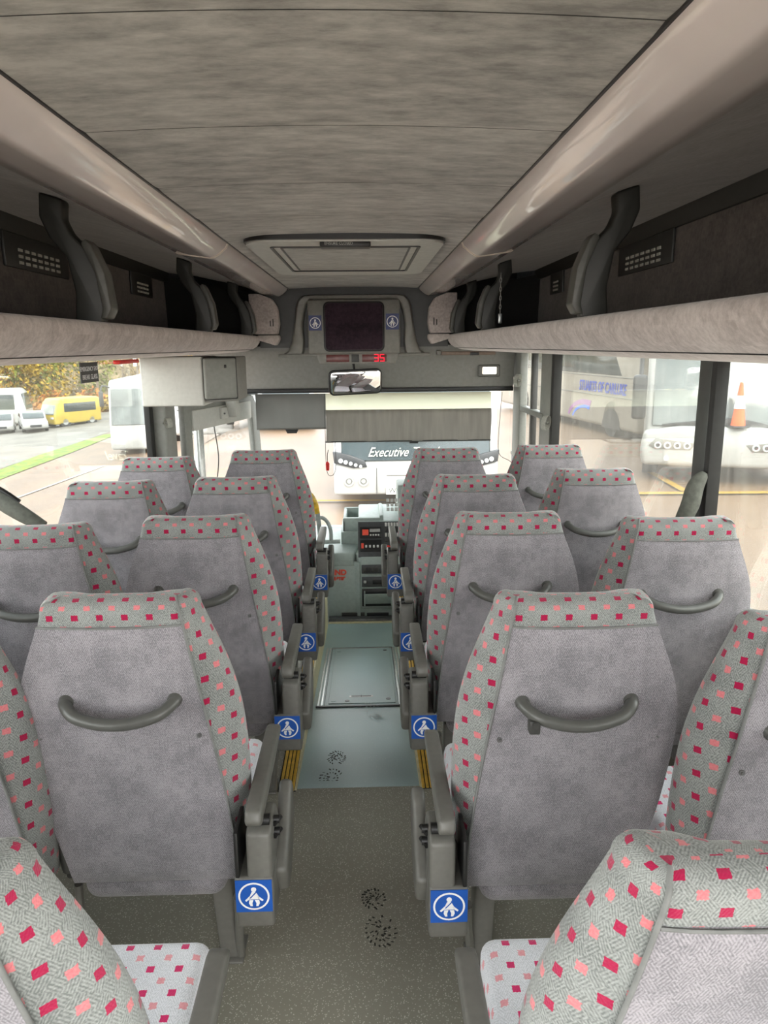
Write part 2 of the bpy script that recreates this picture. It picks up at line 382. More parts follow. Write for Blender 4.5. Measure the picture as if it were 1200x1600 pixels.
def seat_belt_sign(c, w, h, parent, blue, flip=1, d=.0012):
    """blue seat-belt notice: plate + white ring and belted figure; faces -Y"""
    b = NB(); box(b, (c[0]-w/2, c[1]-d, c[2]-h/2), (c[0]+w/2, c[1]+.0005, c[2]+h/2)); st = finish('sticker', b, blue, parent)
    b = NB(); r = min(w, h)*.43; cc = (c[0], c[1]-d, c[2])
    ring_annulus(b, cc, r*.88, r, .0006)
    f = flip
    head = [(.17*math.cos(a*PI/6)*1.0, .50+.17*math.sin(a*PI/6)) for a in range(12)]
    poly_plate(b, head, cc, .0006, s=r)
    poly_plate(b, [(-.13*f, .33), (.12*f, .33), (.30*f, .0), (.30*f, -.22), (-.27*f, -.22), (-.27*f, .0)], cc, .0006, s=r)
    poly_plate(b, [(-.27*f, .02), (-.58*f, -.30), (-.50*f, -.38), (-.22*f, -.16)], cc, .0006, s=r)
    poly_plate(b, [(.27*f, .02), (.60*f, -.28), (.53*f, -.37), (.26*f, -.16)], cc, .0006, s=r)
    poly_plate(b, [(-.30*f, -.27), (-.04*f, -.27), (-.12*f, -.50), (-.10*f, -.72), (-.24*f, -.72), (-.34*f, -.50)], cc, .0006, s=r)
    poly_plate(b, [(.04*f, -.27), (.32*f, -.27), (.36*f, -.50), (.26*f, -.72), (.12*f, -.72), (.14*f, -.50)], cc, .0006, s=r)
    finish('emblem', b, M['white'], st, recalc=False, smooth=False)
    b = NB(); poly_plate(b, [(-.26*f, -.10), (-.20*f, -.13), (.30*f, .42), (.22*f, .44)], (cc[0], cc[1]-.0006, cc[2]), .0004, s=r)
    finish('belt_line', b, blue, st, recalc=False, smooth=False)
    return st

# ------------------------------------------------------------------ seats
STN = [  # z, outer half, back edge aisle side, front edge aisle side
 (.360, .178, .236, .248), (.45, .195, .234, .262), (.58, .222, .222, .270), (.70, .238, .206, .270), (.80, .245, .190, .264),
 (.88, .238, .177, .250), (.95, .216, .166, .230), (1.02, .186, .156, .204), (1.07, .168, .150, .186), (1.10, .160, .146, .176)]
def stn(z):
    # smoothed table lookup
    r = [0, 0, 0]
    for k, w in ((-.03, .25), (0, .5), (.03, .25)):
        t = lerp_tab(STN, min(1.10, max(.36, z+k)))
        for i in range(3): r[i] += w*t[i]
    return r
def yback(z): return -(z-.37)*.066
def thick(z): return .125-.035*max(0, (z-.37)/.73)
def backrest_mesh(s, asym=True):
    b = NB(); uvl = b.loops.layers.uv['UVMap']
    levels = [(.38+.695*i/26, 0, 1.) for i in range(27)] + [(1.075+.038*math.sin(k*PI/12), k, 0) for k in range(1, 7)]
    rings = []
    for z, k, _ in levels:
        zz = min(z, 1.075); wo, wb, wf = stn(zz); T = thick(zz); y0 = yback(z)
        if not asym: wo = wf; wb = wf-.03
        ins = 0; 
        if k: ins = (1-math.cos(k*PI/12))
        iy = ins*.040; ix = ins*.030
        vv = zz if not k else 1.075+.050*k*PI/12
        r = .016
        P = []
        # back face, outer to aisle
        P.append((-wo-.004+ix, y0+.05, -wo-.05))
        P.append((-wo+ix, y0+r*1.2, -wo-.016)); P.append((-wo+.005+ix, y0+r*.35, -wo-.004)); P.append((-wo+r+ix, y0+iy, -wo+r))
        nb = 8
        for i in range(1, nb): P.append((-wo+r+(wb-.012+wo-r)*i/nb, y0+iy, -wo+r+(wb-.012+wo-r)*i/nb))
        P.append((wb-.012-ix*.4, y0+iy, wb-.012)); P.append((wb-ix*.5, y0+iy*.8+.003, wb)); P.append((wb+.010-ix*.7, y0+.012+iy*.4, wb+.014))
        for t in (.3, .55, .8):
            bx = wb+.010+(wf-wb-.010)*(math.sin(t*PI/2)); by = y0+.012+(T*.78-.012)*t
            P.append((bx-ix, by, wb+.014+t*.085))
        P.append((wf-ix, y0+T*.8, .10+wb)); P.append((wf-.004-ix, y0+T-iy*.3, .115+wb)); P.append((wf-.02-ix, y0+T+.014-iy, .135+wb))
        # front face back to outer side
        P.append((wf-.07, y0+T+.010-iy, .185+wb)); P.append((wf-.11, y0+T-.006-iy, .225+wb))
        P.append((0, y0+T-.008-iy, .35+wb))
        P.append((-wo+.10, y0+T-.006-iy, .50+wb)); P.append((-wo+.06, y0+T+.010-iy, .54+wb)); P.append((-wo+.012+ix, y0+T+.012-iy, .59+wb))
        P.append((-wo-.004+ix, y0+T*.85-iy*.3, .61+wb))
        rings.append(([b.verts.new((p[0]*s, p[1], z)) for p in P], [p[2] for p in P], vv))
    n = len(rings[0][0])
    for (A, ua, va), (B, ub, vb) in zip(rings, rings[1:]):
        for i in range(n):
            j = (i+1) % n
            f = b.faces.new((A[i], A[j], B[j], B[i]))
            u0, u1, u2, u3 = ua[i], ua[j], ub[j], ub[i]
            if j == 0: u1 = ua[i]+.05; u2 = ub[i]+.05
            for l, uvv in zip(f.loops, ((u0, va), (u1, va), (u2, vb), (u3, vb))): l[uvl].uv = (uvv[0]*s, uvv[1]-.045)
    top = b.faces.new(rings[-1][0]); V = rings[-1][2]
    yb = min(v.co.y for v in rings[-1][0])
    for l in top.loops: l[uvl].uv = (l.vert.co.x, V-.045+(l.vert.co.y-yb))
    bot = b.faces.new(rings[0][0][::-1])
    for l in bot.loops: l[uvl].uv = (l.vert.co.x, l.vert.co.y)
    return b
def panel_mesh(s, asym=True):
    b = NB(); uvl = b.loops.layers.uv['UVMap']
    nz, nx = 26, 12; G = []
    for i in range(nz+1):
        t = i/nz; z = .352+(1.052-.352)*t; wo, wb, wf = stn(z)
        if not asym: wo = wf; wb = wf-.03
        x0 = -wo+.004; x1 = wb+.002
        row = []
        for j in range(nx+1):
            q = j/nx; x = x0+(x1-x0)*q
            e = min(q, 1-q)*(x1-x0); ez = min(z-.352, 1.052-z)
            bulge = .0075*min(1, (min(e, 10)/.022))**.5
            if ez < .02: bulge *= max(0, ez/.02)**.5
            y = yback(z)-bulge-.001
            zz = z-.004*math.cos((q-.5)*PI)*(1 if i == nz else 0)
            row.append((x, y, zz))
        G.append(row)
    # rolled bottom edge going under
    G.insert(0, [(x, y+.05, z-.006) for x, y, z in G[0]]); G[1] = [(x, y+.006, z-.004) for x, y, z in G[1]]
    V = [[b.verts.new((x*s, y, z)) for x, y, z in row] for row in G]
    for A, B in zip(V, V[1:]):
        for j in range(nx):
            f = b.faces.new((A[j], A[j+1], B[j+1], B[j]))
            for l in f.loops: l[uvl].uv = (l.vert.co.x, l.vert.co.z)
    # rim
    edge = [e for e in b.edges if e.is_boundary]
    r = bmesh.ops.extrude_edge_only(b, edges=edge)
    for v in [g for g in r['geom'] if isinstance(g, bmesh.types.BMVert)]: v.co.y += .012
    return b

def piping(parent, s):
    b = NB(); P = []
    for k in range(15):
        z = .39+(1.06-.39)*k/14; wb = stn(z)[1]; P.append((s*(wb+.004), yback(z)-.001, z))
    for k in (2, 3, 4, 5):
        a = k*PI/12; z = 1.075+.038*math.sin(a); i = 1-math.cos(a); P.append((s*(stn(1.075)[1]-i*.012), yback(1.075)+i*.036-.001, z))
    tube(b, P, .0035, 6, 3); finish('piping', b, M['piping'], parent, ang=60)
    b = NB(); z = 1.050; wo, wb, _ = stn(z)
    tube(b, [(s*x, yback(z)-.0045+.004*(abs(2*(x+wo)/(wo+wb)-1))**6, z-.004*math.cos(((x+wo)/(wo+wb)-.5)*PI)) for x in [-wo+.004+(wb+wo-.004)*k/10 for k in range(11)]], .0026, 6, 1)
    return finish('seam_piping', b, M['piping'], parent, ang=60)
def screw(parent, x, y, z):
    b = NB(); cyl(b, (x, y-.004, z), (x, y+.004, z), .0065, n=12); cyl(b, (x, y-.0065, z), (x, y-.004, z), .003, n=6)
    return finish('screw', b, M['alu_dark'], parent)
def handle(parent, s, hook=False):
    zc = .858; yb = yback(zc)-.004
    cx0 = .0
    P = [(-.125, yb+.008, zc+.012), (-.122, yb-.018, zc+.006), (-.095, yb-.042, zc-.010), (-.045, yb-.053, zc-.022), (0, yb-.056, zc-.025),
         (.045, yb-.053, zc-.022), (.095, yb-.042, zc-.010), (.122, yb-.018, zc+.006), (.125, yb+.008, zc+.012)]
    b = NB(); tube(b, [(s*(x+cx0), y, z) for x, y, z in P], .0145, 14, 5)
    h = finish('grab_handle', b, M['grey_hl'], parent, ang=60)
    for q in (-1, 1):
        b = NB(); cyl(b, (q*.125, yb+.006, zc+.012), (q*.123, yb-.012, zc+.006), .019, .0165, 14); finish('end_ferrule', b, M['grey_hl'], h)
    if hook:
        b = NB(); box(b, (-.117, yb-.056, zc-.045), (-.092, yb-.030, zc-.012), .004); cyl(b, (-.104, yb-.062, zc-.020), (-.104, yb-.05, zc-.020), .008, n=10)
        finish('coat_hook', b, M['grey_dark'], h)
    return h
def bridge(b): pass
def make_aisle_seat(s, name='passenger_chair', hook=False, buckle=False):
    r = empty(name)
    finish('backrest', backrest_mesh(s), M['moquette'], r, ang=60)
    finish('back_panel', panel_mesh(s), M['backcloth'], r, ang=50)
    piping(r, s)
    screw(r, s*-.195, yback(.77)-.004, .77); screw(r, s*.172, yback(.77)-.004, .77)
    handle(r, s, hook)
    b = NB(); box(b, (min(s*-.215, s*.245), .075, .365), (max(s*-.215, s*.245), .50, .470), .032, 4); finish('seat_cushion', b, M['cushion_lit'], r, ang=60, boxuv=True)
    b = NB(); box(b, (min(s*-.165, s*.20), .016, .275), (max(s*-.165, s*.20), .45, .362), .042, 5); finish('seat_pan', b, M['backcloth'], r, ang=60, boxuv=True)
    b = NB(); box(b, (min(s*-.22, s*.24), .06, .315), (max(s*-.22, s*.24), .10, .335), .008); box(b, (min(s*-.22, s*.24), .36, .300), (max(s*-.22, s*.24), .40, .335), .008); box(b, (-.02, .09, .305), (.02, .37, .33)); bridge(b)
    finish('seat_frame', b, M['grey_dark'], r)
    # armrest pad
    x0, x1 = .279, .318
    b = NB(); prism(b, [(-.105, .582), (-.095, .567), (-.07, .560), (.30, .575), (.325, .585), (.328, .600), (.30, .610), (-.06, .612), (-.095, .606)], 'x', min(s*x0, s*x1), max(s*x0, s*x1), .010, 3)
    finish('armrest', b, M['grey'], r, ang=50)
    b = NB(); cyl(b, (s*.284, -.06, .562), (s*.332, -.06, .562), .014, n=14); finish('armrest_pivot', b, M['black'], r)
    # side shield: rear column, foot block and forward lobe
    b = NB()
    prism(b, [(-.098, .548), (-.075, .556), (.02, .556), (.06, .50), (.08, .33), (-.09, .33), (-.105, .40)], 'x', min(s*.278, s*.338), max(s*.278, s*.338), .009, 3)
    box(b, (min(s*.248, s*.340), -.108, .302), (max(s*.248, s*.340), .07, .440), .010, 3)
    prism(b, [(-.02, .33), (.05, .325), (.12, .37), (.17, .44), (.165, .515), (.14, .545), (.105, .530), (.055, .47), (-.005, .44), (-.05, .41)], 'x', min(s*.332, s*.366), max(s*.332, s*.366), .012, 3)
    finish('side_shield', b, M['grey'], r, ang=50)
    b = NB(); box(b, (min(s*.252, s*.262), -.1085, .44), (max(s*.252, s*.262), .0, .56), .003); finish('belt_slot', b, M['black'], r)
    for zk in (.545, .512):
        b = NB(); cyl(b, (s*.338, -.035, zk), (s*.352, -.035, zk), .010, n=12); cyl(b, (s*.340, -.05, zk-.004), (s*.352, -.02, zk-.004), .006, n=8); finish('recline_button', b, M['black'], r)
    seat_belt_sign((s*.2935, -.1085, .392), .086, .086, r, M['bluesign'])
    # legs
    b = NB(); prism(b, [(.06, .31), (.13, .31), (.17, 0), (.12, 0)], 'x', min(s*.150, s*.205), max(s*.150, s*.205), .008, 2); finish('leg', b, M['grey'], r)
    b = NB(); tube(b, [(s*.235, -.01, .31), (s*.228, .03, .22), (s*.212, .09, .10), (s*.205, .13, .0)], .012, 8); finish('leg', b, M['grey'], r)
    b = NB(); tube(b, [(s*-.185, .05, .31), (s*-.19, .06, .2), (s*-.185, .08, .0)], .011, 8); finish('leg', b, M['grey'], r)
    b = NB(); box(b, (min(s*.14, s*.215), .10, 0), (max(s*.14, s*.215), .20, .008), .003); finish('foot_plate', b, M['grey'], r)
    if buckle:
        b = NB(); tube(b, [(s*-.20, .045, .36), (s*-.205, .03, .45), (s*-.215, .0, .52)], .018, 10, 4); f = finish('belt_stalk', b, M['grey_hl'], r)
        b = NB(); cyl(b, (s*-.215, .0, .518), (s*-.218, -.008, .532), .0195, .017, 12); finish('stalk_cap', b, M['black'], f)
    return r
def make_window_seat(s, name='passenger_chair'):
    r = empty(name)
    finish('backrest', backrest_mesh(s), M['moquette'], r, ang=60)
    finish('back_panel', panel_mesh(s), M['backcloth'], r, ang=50)
    piping(r, s)
    screw(r, s*-.195, yback(.77)-.004, .77); screw(r, s*.172, yback(.77)-.004, .77)
    handle(r, s)
    b = NB(); box(b, (min(s*-.215, s*.235), .075, .365), (max(s*-.215, s*.235), .50, .470), .032, 4); finish('seat_cushion', b, M['cushion_lit'], r, ang=60, boxuv=True)
    b = NB(); box(b, (min(s*-.165, s*.2), .016, .275), (max(s*-.165, s*.2), .45, .362), .042, 5); finish('seat_pan', b, M['backcloth'], r, ang=60, boxuv=True)
    b = NB(); box(b, (min(s*-.24, s*.24), .06, .315), (max(s*-.24, s*.24), .10, .335), .008); box(b, (min(s*-.24, s*.24), .36, .300), (max(s*-.24, s*.24), .40, .335), .008); box(b, (-.02, .09, .305), (.02, .37, .33)); bridge(b)
    finish('seat_frame', b, M['grey_dark'], r)
    for x in (-.18, .18):
        b = NB(); tube(b, [(s*x, .08, .305), (s*x, .085, .15), (s*x, .09, 0)], .012, 8); finish('leg', b, M['grey'], r)
    return r
def copy_tree(o, parent=None):
    c = o.copy(); C.objects.link(c)
    if parent: c.parent = parent
    for ch in list(o.children): copy_tree(ch, c)
    return c
ordw = ['nearest the camera, cut off at the bottom', 'second from the camera, whole grey back in view', 'third from the camera', 'fourth from the camera', 'furthest from the camera, by the front']
GA = {-1: 'aisle seats left of the aisle', 1: 'aisle seats right of the aisle'}
GW = {-1: 'window seats on the left', 1: 'window seats on the right'}
side = {-1: 'left', 1: 'right'}
TOPY = {-1: [.765, 1.575, 2.365, 3.11, 3.95], 1: [.75, 1.525, 2.35, 3.09, 3.94]}
AX = {-1: [-.515, -.512, -.512, -.505, -.495], 1: [.525, .532, .54, .54, .51]}
WY = {-1: [None, 1.48, 2.27, 3.05, 3.74], 1: [None, 1.37, 2.24, 3.20, 4.02]}
WX = {-1: [None, -.975, -1.01, -1.02, -1.01], 1: [None, 1.02, 1.07, 1.09, 1.09]}
WR = {-1: [0, .03, .04, .02, 0], 1: [0, 0, -.02, 0, 0]}
for sd in (-1, 1):
    proto = make_aisle_seat(-sd)
    for i in range(5):
        if i == 0: o = proto
        elif i == 1:
            o = make_aisle_seat(-sd, hook=(sd == 1), buckle=(sd == -1))
        else: o = copy_tree(proto)
        o.location = (AX[sd][i], TOPY[sd][i]+.05, 0)
        tag(o, 'aisle seat on the %s, %s' % (side[sd], ordw[i]), 'coach seat', GA[sd])
    wproto = make_window_seat(-sd)
    for i in range(1, 5):
        o = wproto if i == 1 else copy_tree(wproto)
        o.location = (WX[sd][i], WY[sd][i]+.05, 0); o.rotation_euler = (0, 0, WR[sd][i])
        w = ['', 'nearest the camera, half out of frame', 'second from the camera', 'third from the camera', 'furthest, nearest the front'][i]
        tag(o, 'pink-squared grey window seat on the %s, %s' % (side[sd], w), 'coach seat', GW[sd])

# the two nearest seats are reclined a little: turn their upright parts about the hinge
for o in bpy.data.objects:
    if o.parent and o.parent.name.startswith('passenger_chair') and abs(o.parent.location.y-.81) < .02 and o.name.split('.')[0] in ('backrest', 'back_panel', 'piping', 'seam_piping', 'screw', 'grab_handle'):
        a = math.radians(7); o.rotation_euler = (a, 0, 0); o.location = (0, .40*math.sin(a), .40-.40*math.cos(a))

# ------------------------------------------------------------------ floor
def ramp_z(y): return 0 if y < 2.55 else -.115*(y-2.55)
AL, AR, YE = -.225, .255, 5.05
b = NB()
box(b, (-1.3, -1.1, -.03), (-.0, 2.55, 0)); box(b, (0, -1.1, -.03), (1.3, 2.55, 0))
box(b, (-1.3, 2.55, -.03), (AL-.068, 4.95, 0)); box(b, (AR+.068, 2.55, -.03), (1.3, 4.95, 0))
tag(finish('floor', b, M['floor'], smooth=False), kind='structure')
b = NB()
prism(b, [(2.55, 0.0005), (YE, ramp_z(YE)), (YE, ramp_z(YE)-.03), (2.55, -.03)], 'x', AL, AR)
tag(finish('floor', b, M['ramp'], smooth=False), kind='structure')
b = NB()
box(b, (-1.3, 4.95, -.75), (1.3, 6.3, -.70)); box(b, (AL-.10, 5.05, -.75), (AR+.1, 5.10, ramp_z(YE)+.0))
tag(finish('floor', b, M['dashdark'], smooth=False), kind='structure')
for sd, xa, xb in ((-1, AL-.068, AL), (1, AR, AR+.068)):
    t = empty('step_nosing', ((xa+xb)/2, 2.53, 0), label='ribbed yellow nosing strip along the %s edge of the sunken aisle' % side[sd], cat='nosing strip')
    X = lambda v: v-(xa+xb)/2
    b = NB(); box(b, (X(xa), 0, -.025), (X(xb), 2.42, .003)); finish('base_strip', b, M['dark_gap'], t)
    for k in range(4):
        x0 = xa+.004+(k*.0155 if sd == 1 else k*.0155); b = NB()
        box(b, (X(x0), -.001, .003), (X(x0+.0115), 2.421, .0085), .002, 1); finish('rib', b, M['yellow'], t)
    b = NB(); ei = X(xb) if sd < 0 else X(xa)
    v = [(2.53, 0), (4.95, 0), (4.95, ramp_z(4.95)), (2.55, 0)]
    prism(b, [(.0, .006), (2.42, .006), (2.42, ramp_z(4.95)-.01), (.02, -.004)], 'x', ei-.004, ei+.004); finish('edge_trim', b, M['cream'], t)
# hatch in the ramp
def on_ramp(name, bm_fn, mat, parent, lift=0):
    b = NB(); bm_fn(b); o = finish(name, b, mat, parent, smooth=False); return o
ang = math.atan(-.115)
t = empty('floor_hatch', (.02, 3.40, ramp_z(3.40)+.001), label='blue grey access hatch set in the sloping aisle floor', cat='floor hatch'); t.rotation_euler = (ang, 0, 0)
b = NB(); box(b, (-.165, .03, -.004), (.175, .98, .003), .001, 1); finish('lid', b, M['ramp'], t)
b = NB()
for x in (-.215, -.197, .197, .215): box(b, (x-.006, 0, -.004), (x+.006, 1.0, .004), .0015, 1)
box(b, (-.2, .985, -.004), (.2, 1.0, .003)); finish('frame_strip', b, M['alu'], t)
b = NB()
box(b, (-.185, 0.0, -.004), (-.183, 1.0, .0035)); box(b, (.187, 0, -.004), (.189, 1.0, .0035)); box(b, (-.185, .997, -.004), (.19, 1.003, .0035)); box(b, (-.225, -.02, -.004), (.225, -.004, .006), .001, 1)
finish('seam_strip', b, M['black'], t)
b = NB(); box(b, (-.06, .112, .002), (.062, .138, .0042), .002, 2); hh = finish('lift_plate', b, M['alu'], t)
b = NB(); box(b, (-.05, .120, .004), (.052, .130, .005)); box(b, (.0, .112, .004), (.003, .138, .0052)); finish('slot', b, M['black'], hh)
for x, y in ((-.14, .06), (.14, .08), (-.14, .92), (.145, .93), (-.07, .06)):
    b = NB(); cyl(b, (x, y, .002), (x, y, .005), .012, n=16); finish('screw', b, M['alu_dark'] if x > .1 or x == -.07 else M['ramp'], t)
# end step of the aisle
t = empty('aisle_end_step', (.015, 5.0, ramp_z(5.0)), label='yellow edged grey step plate where the aisle meets the dashboard base', cat='step')
b = NB(); box(b, (-.235, .0, -.02), (.235, .03, .006), .002); finish('yellow_edge', b, M['cream'], t)
b = NB(); box(b, (-.235, .03, -.02), (.235, .10, .02), .004); finish('tread_plate', b, M['alu_dark'], t)
# boot prints
def boot(x, y, rot, lab, mat, z0=.001, tilt=0):
    b = NB(); rnd = random.Random(int(x*1000+y*77))
    for ring in (.3, .6, .95):
        n = int(7+ring*14)
        for k in range(n):
            a = 2*PI*k/n
            for (cy, rx, ry) in ((.0, .045, .06), (-.13, .036, .042)):
                if rnd.random() < .25: continue
                px = rx*ring*math.cos(a); py = cy+ry*ring*math.sin(a); w = .003+rnd.random()*.004; l = .0015+rnd.random()*.002
                m = Matrix.Translation((px, py, 0)) @ Matrix.Rotation(a+.5, 4, 'Z')
                b.faces.new([b.verts.new(m @ Vector(p)) for p in ((-w, -l, 0), (w, -l, 0), (w, l, 0), (-w, l, 0))])
    o = finish('boot_print', b, mat, smooth=False, recalc=False); o.location = (x, y, z0); o.rotation_euler = (tilt, 0, rot)
    tag(o, lab, 'footprint')
M['mud'] = plain('boot_mud', (.035, .035, .028), .9)
M['pale'] = plain('pale_scuff', (.5, .57, .56), .8)
boot(-.095, 2.62, PI-.15, 'dark muddy boot print at the rear end of the blue ramp', M['mud'], .0035+ramp_z(2.62), ang)
boot(.085, 1.83, PI+.15, 'dark boot print on the speckled floor between the nearest seats', M['mud'])
boot(.06, 3.37, .3, 'pale boot print beside the slot of the floor hatch', M['pale'], .0056+ramp_z(3.38), ang)

# ------------------------------------------------------------------ side walls, pillars, windows
WXX = 1.30
def wall(sd):
    b = NB(); x0, x1 = (sd*WXX, sd*(WXX+.06)) if sd > 0 else (sd*(WXX+.06), sd*WXX)
    box(b, (x0, -1.0, -.9), (x1, 6.2, .78)); box(b, (x0, -1.0, 1.60), (x1, 6.2, 2.26))
    tag(finish('wall_'+side[sd], b, M['lower'], smooth=False), kind='structure')
    b = NB(); xi = sd*WXX
    box(b, (min(xi, xi-sd*.03), -.95, .765), (max(xi, xi-sd*.03), 4.9 if sd < 0 else 6.1, .80), .01)
    tag(finish('trim_%d' % (1 if sd < 0 else 2), b, M['pillar'], smooth=True), kind='structure')
wall(-1); wall(1)
def pillar(n, sd, y0, y1, x_in, mat, edge=None):
    b = NB(); xo = sd*WXX
    box(b, (min(xo, sd*x_in), y0, .78), (max(xo+.012*sd, sd*x_in), y1, 1.66), .012, 3)
    o = tag(finish('trim_%d' % n, b, mat), kind='structure')
    if edge:
        b = NB(); xr = x_in-.004 if sd > 0 else 1.265
        box(b, (min(xo, sd*xr), edge[0], .78), (max(xo+.012*sd, sd*xr), edge[1], 1.66), .004); finish('rubber_seal', b, M['rubber'], o)
pillar(3, 1, 2.58, 2.69, 1.27, M['pillar_dark'], (2.54, 2.58))
pillar(4, 1, 4.78, 5.08, 1.262, M['pillar'], (4.72, 4.78))
pillar(5, -1, 4.70, 4.95, 1.19, M['pillar'], (4.62, 4.70))
pillar(6, 1, 5.70, 5.95, 1.25, M['pillar'])
pillar(7, 1, .55, .80, 1.262, M['pillar_dark'])
pillar(8, -1, 1.75, 2.0, 1.262, M['pillar_dark'])
def pane(n, sd, y0, y1, mat, z0=.775, z1=1.62):
    b = NB(); box(b, (min(sd*1.318, sd*1.324), y0, z0), (max(sd*1.318, sd*1.324), y1, z1))
    tag(finish('window_%d' % n, b, mat, smooth=False), kind='structure')
pane(1, -1, 2.0, 4.66, M['glass']); pane(2, -1, -.9, 1.75, M['glass'])
pane(3, 1, 2.66, 4.74, M['glass_r']); pane(4, 1, .78, 2.58, M['glass_r']); pane(5, 1, -.9, .56, M['glass_r']); pane(6, 1, 5.07, 5.72, M['glass'])
# cross bar on the driver's side window
b = NB(); box(b, (1.255, 4.98, 1.16), (1.31, 5.9, 1.20), .006); tag(finish('trim_9', b, M['pillar']), kind='structure')
# opened edge strips in front of the driver's window
b = NB(); box(b, (1.27, 5.36, .86), (1.31, 5.42, 1.60), .006); tag(finish('trim_10', b, M['grey_dark']), kind='structure')

# windscreen and header
b = NB(); box(b, (-.86, 6.18, .12), (1.28, 6.186, 1.42)); tag(finish('window_7', b, M['screen'], smooth=False), kind='structure')
b = NB(); box(b, (-1.3, 6.2, -.9), (1.32, 6.26, .14)); box(b, (-.86, 6.1, .12), (1.28, 6.2, .155), .01)
tag(finish('wall_front', b, M['dash']), kind='structure')
t = empty('windscreen_header', (.12, 5.9, 1.30), label='plain grey header panel above the windscreen blinds', cat='header panel')
b = NB(); prism(b, [(0, .04), (-.05, .33), (.25, .33), (.25, 0), (.03, .0)], 'x', -1.38, 1.12, .01); finish('panel', b, M['header'], t)
b = NB(); box(b, (-1.38, -.01, .0), (1.12, .03, .035), .006); finish('track_rail', b, M['black'], t)
# warm lamp inside header
t = empty('courtesy_lamp', (1.04, 5.875, 1.462), label='small rectangular lamp in a grey bezel on the right of the header', cat='lamp')
b = NB(); box(b, (-.085, -.022, -.05), (.085, .02, .045), .012, 3); finish('bezel', b, M['grey'], t)
b = NB(); box(b, (-.055, -.028, -.028), (.055, -.018, .026), .008, 2); finish('lens', b, M['lamp'], t)
b = NB()
box(b, (-.032, -.0312, -.003), (.032, -.0275, .001))
for k in (-.03, 0, .03): box(b, (k-.002, -.031, -.026), (k+.002, -.027, .024))
finish('lens_grille', b, M['grey_dark'], t)
# roller blinds
t = empty('roller_blind', (-.52, 5.99, 1.29), label='flat grey windscreen blind left of the mirror', cat='blind')
b = NB()
prev = None
for k in range(19):
    x = -.29+.56*k/18; y = .004*math.sin(k*1.3)
    row = [b.verts.new((x, y, z)) for z in (0, -.1, -.2, -.275)]
    if prev:
        for i in range(3): b.faces.new((prev[i], prev[i+1], row[i+1], row[i]))
    prev = row
r = bmesh.ops.solidify(b, geom=list(b.faces), thickness=.004); finish('blind_cloth', b, M['blind'], t)
b = NB(); box(b, (-.29, -.006, -.285), (.27, .01, -.272), .003); finish('bottom_bar', b, M['grey'], t)
b = NB(); prism(b, [(-.06, -.285), (-.045, -.315), (.03, -.315), (.045, -.285)], 'y', -.01, .006); finish('pull_tab', b, M['black'], t)
t = empty('roller_blind', (.42, 5.97, 1.29), label='wide beige grey windscreen blind with a pale top band, right of the mirror', cat='blind')
def cloth(z0, z1, xa, xb, amp, y=0):
    b = NB(); prev = None; n = 40
    for k in range(n+1):
        x = xa+(xb-xa)*k/n
        row = [b.verts.new((x+.01*math.sin(j)*.3, y+amp*math.sin(x*17+j*.9)*(j/4), z0+(z1-z0)*j/4)) for j in range(5)]
        if prev:
            for i in range(4): b.faces.new((prev[i], prev[i+1], row[i+1], row[i]))
        prev = row
    bmesh.ops.solidify(b, geom=list(b.faces), thickness=.003)
    return b
m_, nt_, out_ = newmat('blind_pale_band'); d_ = nd(nt_, 'ShaderNodeBsdfDiffuse'); d_.inputs[0].default_value = (.5, .52, .43, 1); tr_ = nd(nt_, 'ShaderNodeBsdfTranslucent'); tr_.inputs[0].default_value = (.86, .88, .76, 1)
ad_ = nd(nt_, 'ShaderNodeMixShader'); ad_.inputs[0].default_value = .75; lk(nt_, d_.outputs[0], ad_.inputs[1]); lk(nt_, tr_.outputs[0], ad_.inputs[2]); a2_ = nd(nt_, 'ShaderNodeMixShader'); a2_.inputs[0].default_value = .22; lk(nt_, ad_.outputs[0], a2_.inputs[1]); lk(nt_, nd(nt_, 'ShaderNodeBsdfTransparent').outputs[0], a2_.inputs[2]); lk(nt_, a2_.outputs[0], out_.inputs[0]); M['blindtop'] = m_
b = NB(); box(b, (-.67, .012, -.145), (.66, .016, .0)); finish('pale_band', b, M['blindtop'], t)
finish('lower_cloth', cloth(-.13, -.385, -.67, .66, .008, -.012), M['blindlow'], t, ang=70)
b = NB(); box(b, (-.68, -.018, -.392), (.66, -.004, -.38), .003); finish('bottom_bar', b, M['grey_dark'], t)
b = NB(); box(b, (.0, -.022, -.405), (.07, -.004, -.39), .003); finish('pull_tab', b, M['black'], t)
b = NB(); tube(b, [(-.675, -.03, 0), (-.678, -.03, -.3), (-.675, -.03, -.60), (-.64, -.03, -.66), (-.60, -.03, -.60), (-.60, -.03, -.38)], .0022, 6, 5); finish('pull_cord', b, M['black'], t)
b = NB(); tube(b, [(.74, -.03, 0), (.72, -.03, -.35), (.73, -.03, -.5), (.82, -.03, -.56), (.86, -.03, -.62)], .0022, 6, 5); finish('pull_cord', b, M['black'], t)
t = empty('hanging_tag', (-.245, 5.93, .745), label='small red tag hanging from the windscreen blind cord', cat='tag')
b = NB(); prism(b, [(-.016, -.01), (.0, .01), (.016, -.01), (.012, -.07), (-.012, -.07)], 'y', -.008, .008, .003); finish('tag_body', b, M['red'], t)
b = NB(); tube(b, [(0, 0, .0), (.0, 0, .06), (.01, 0, .1)], .003, 6); finish('cord', b, M['black'], t)

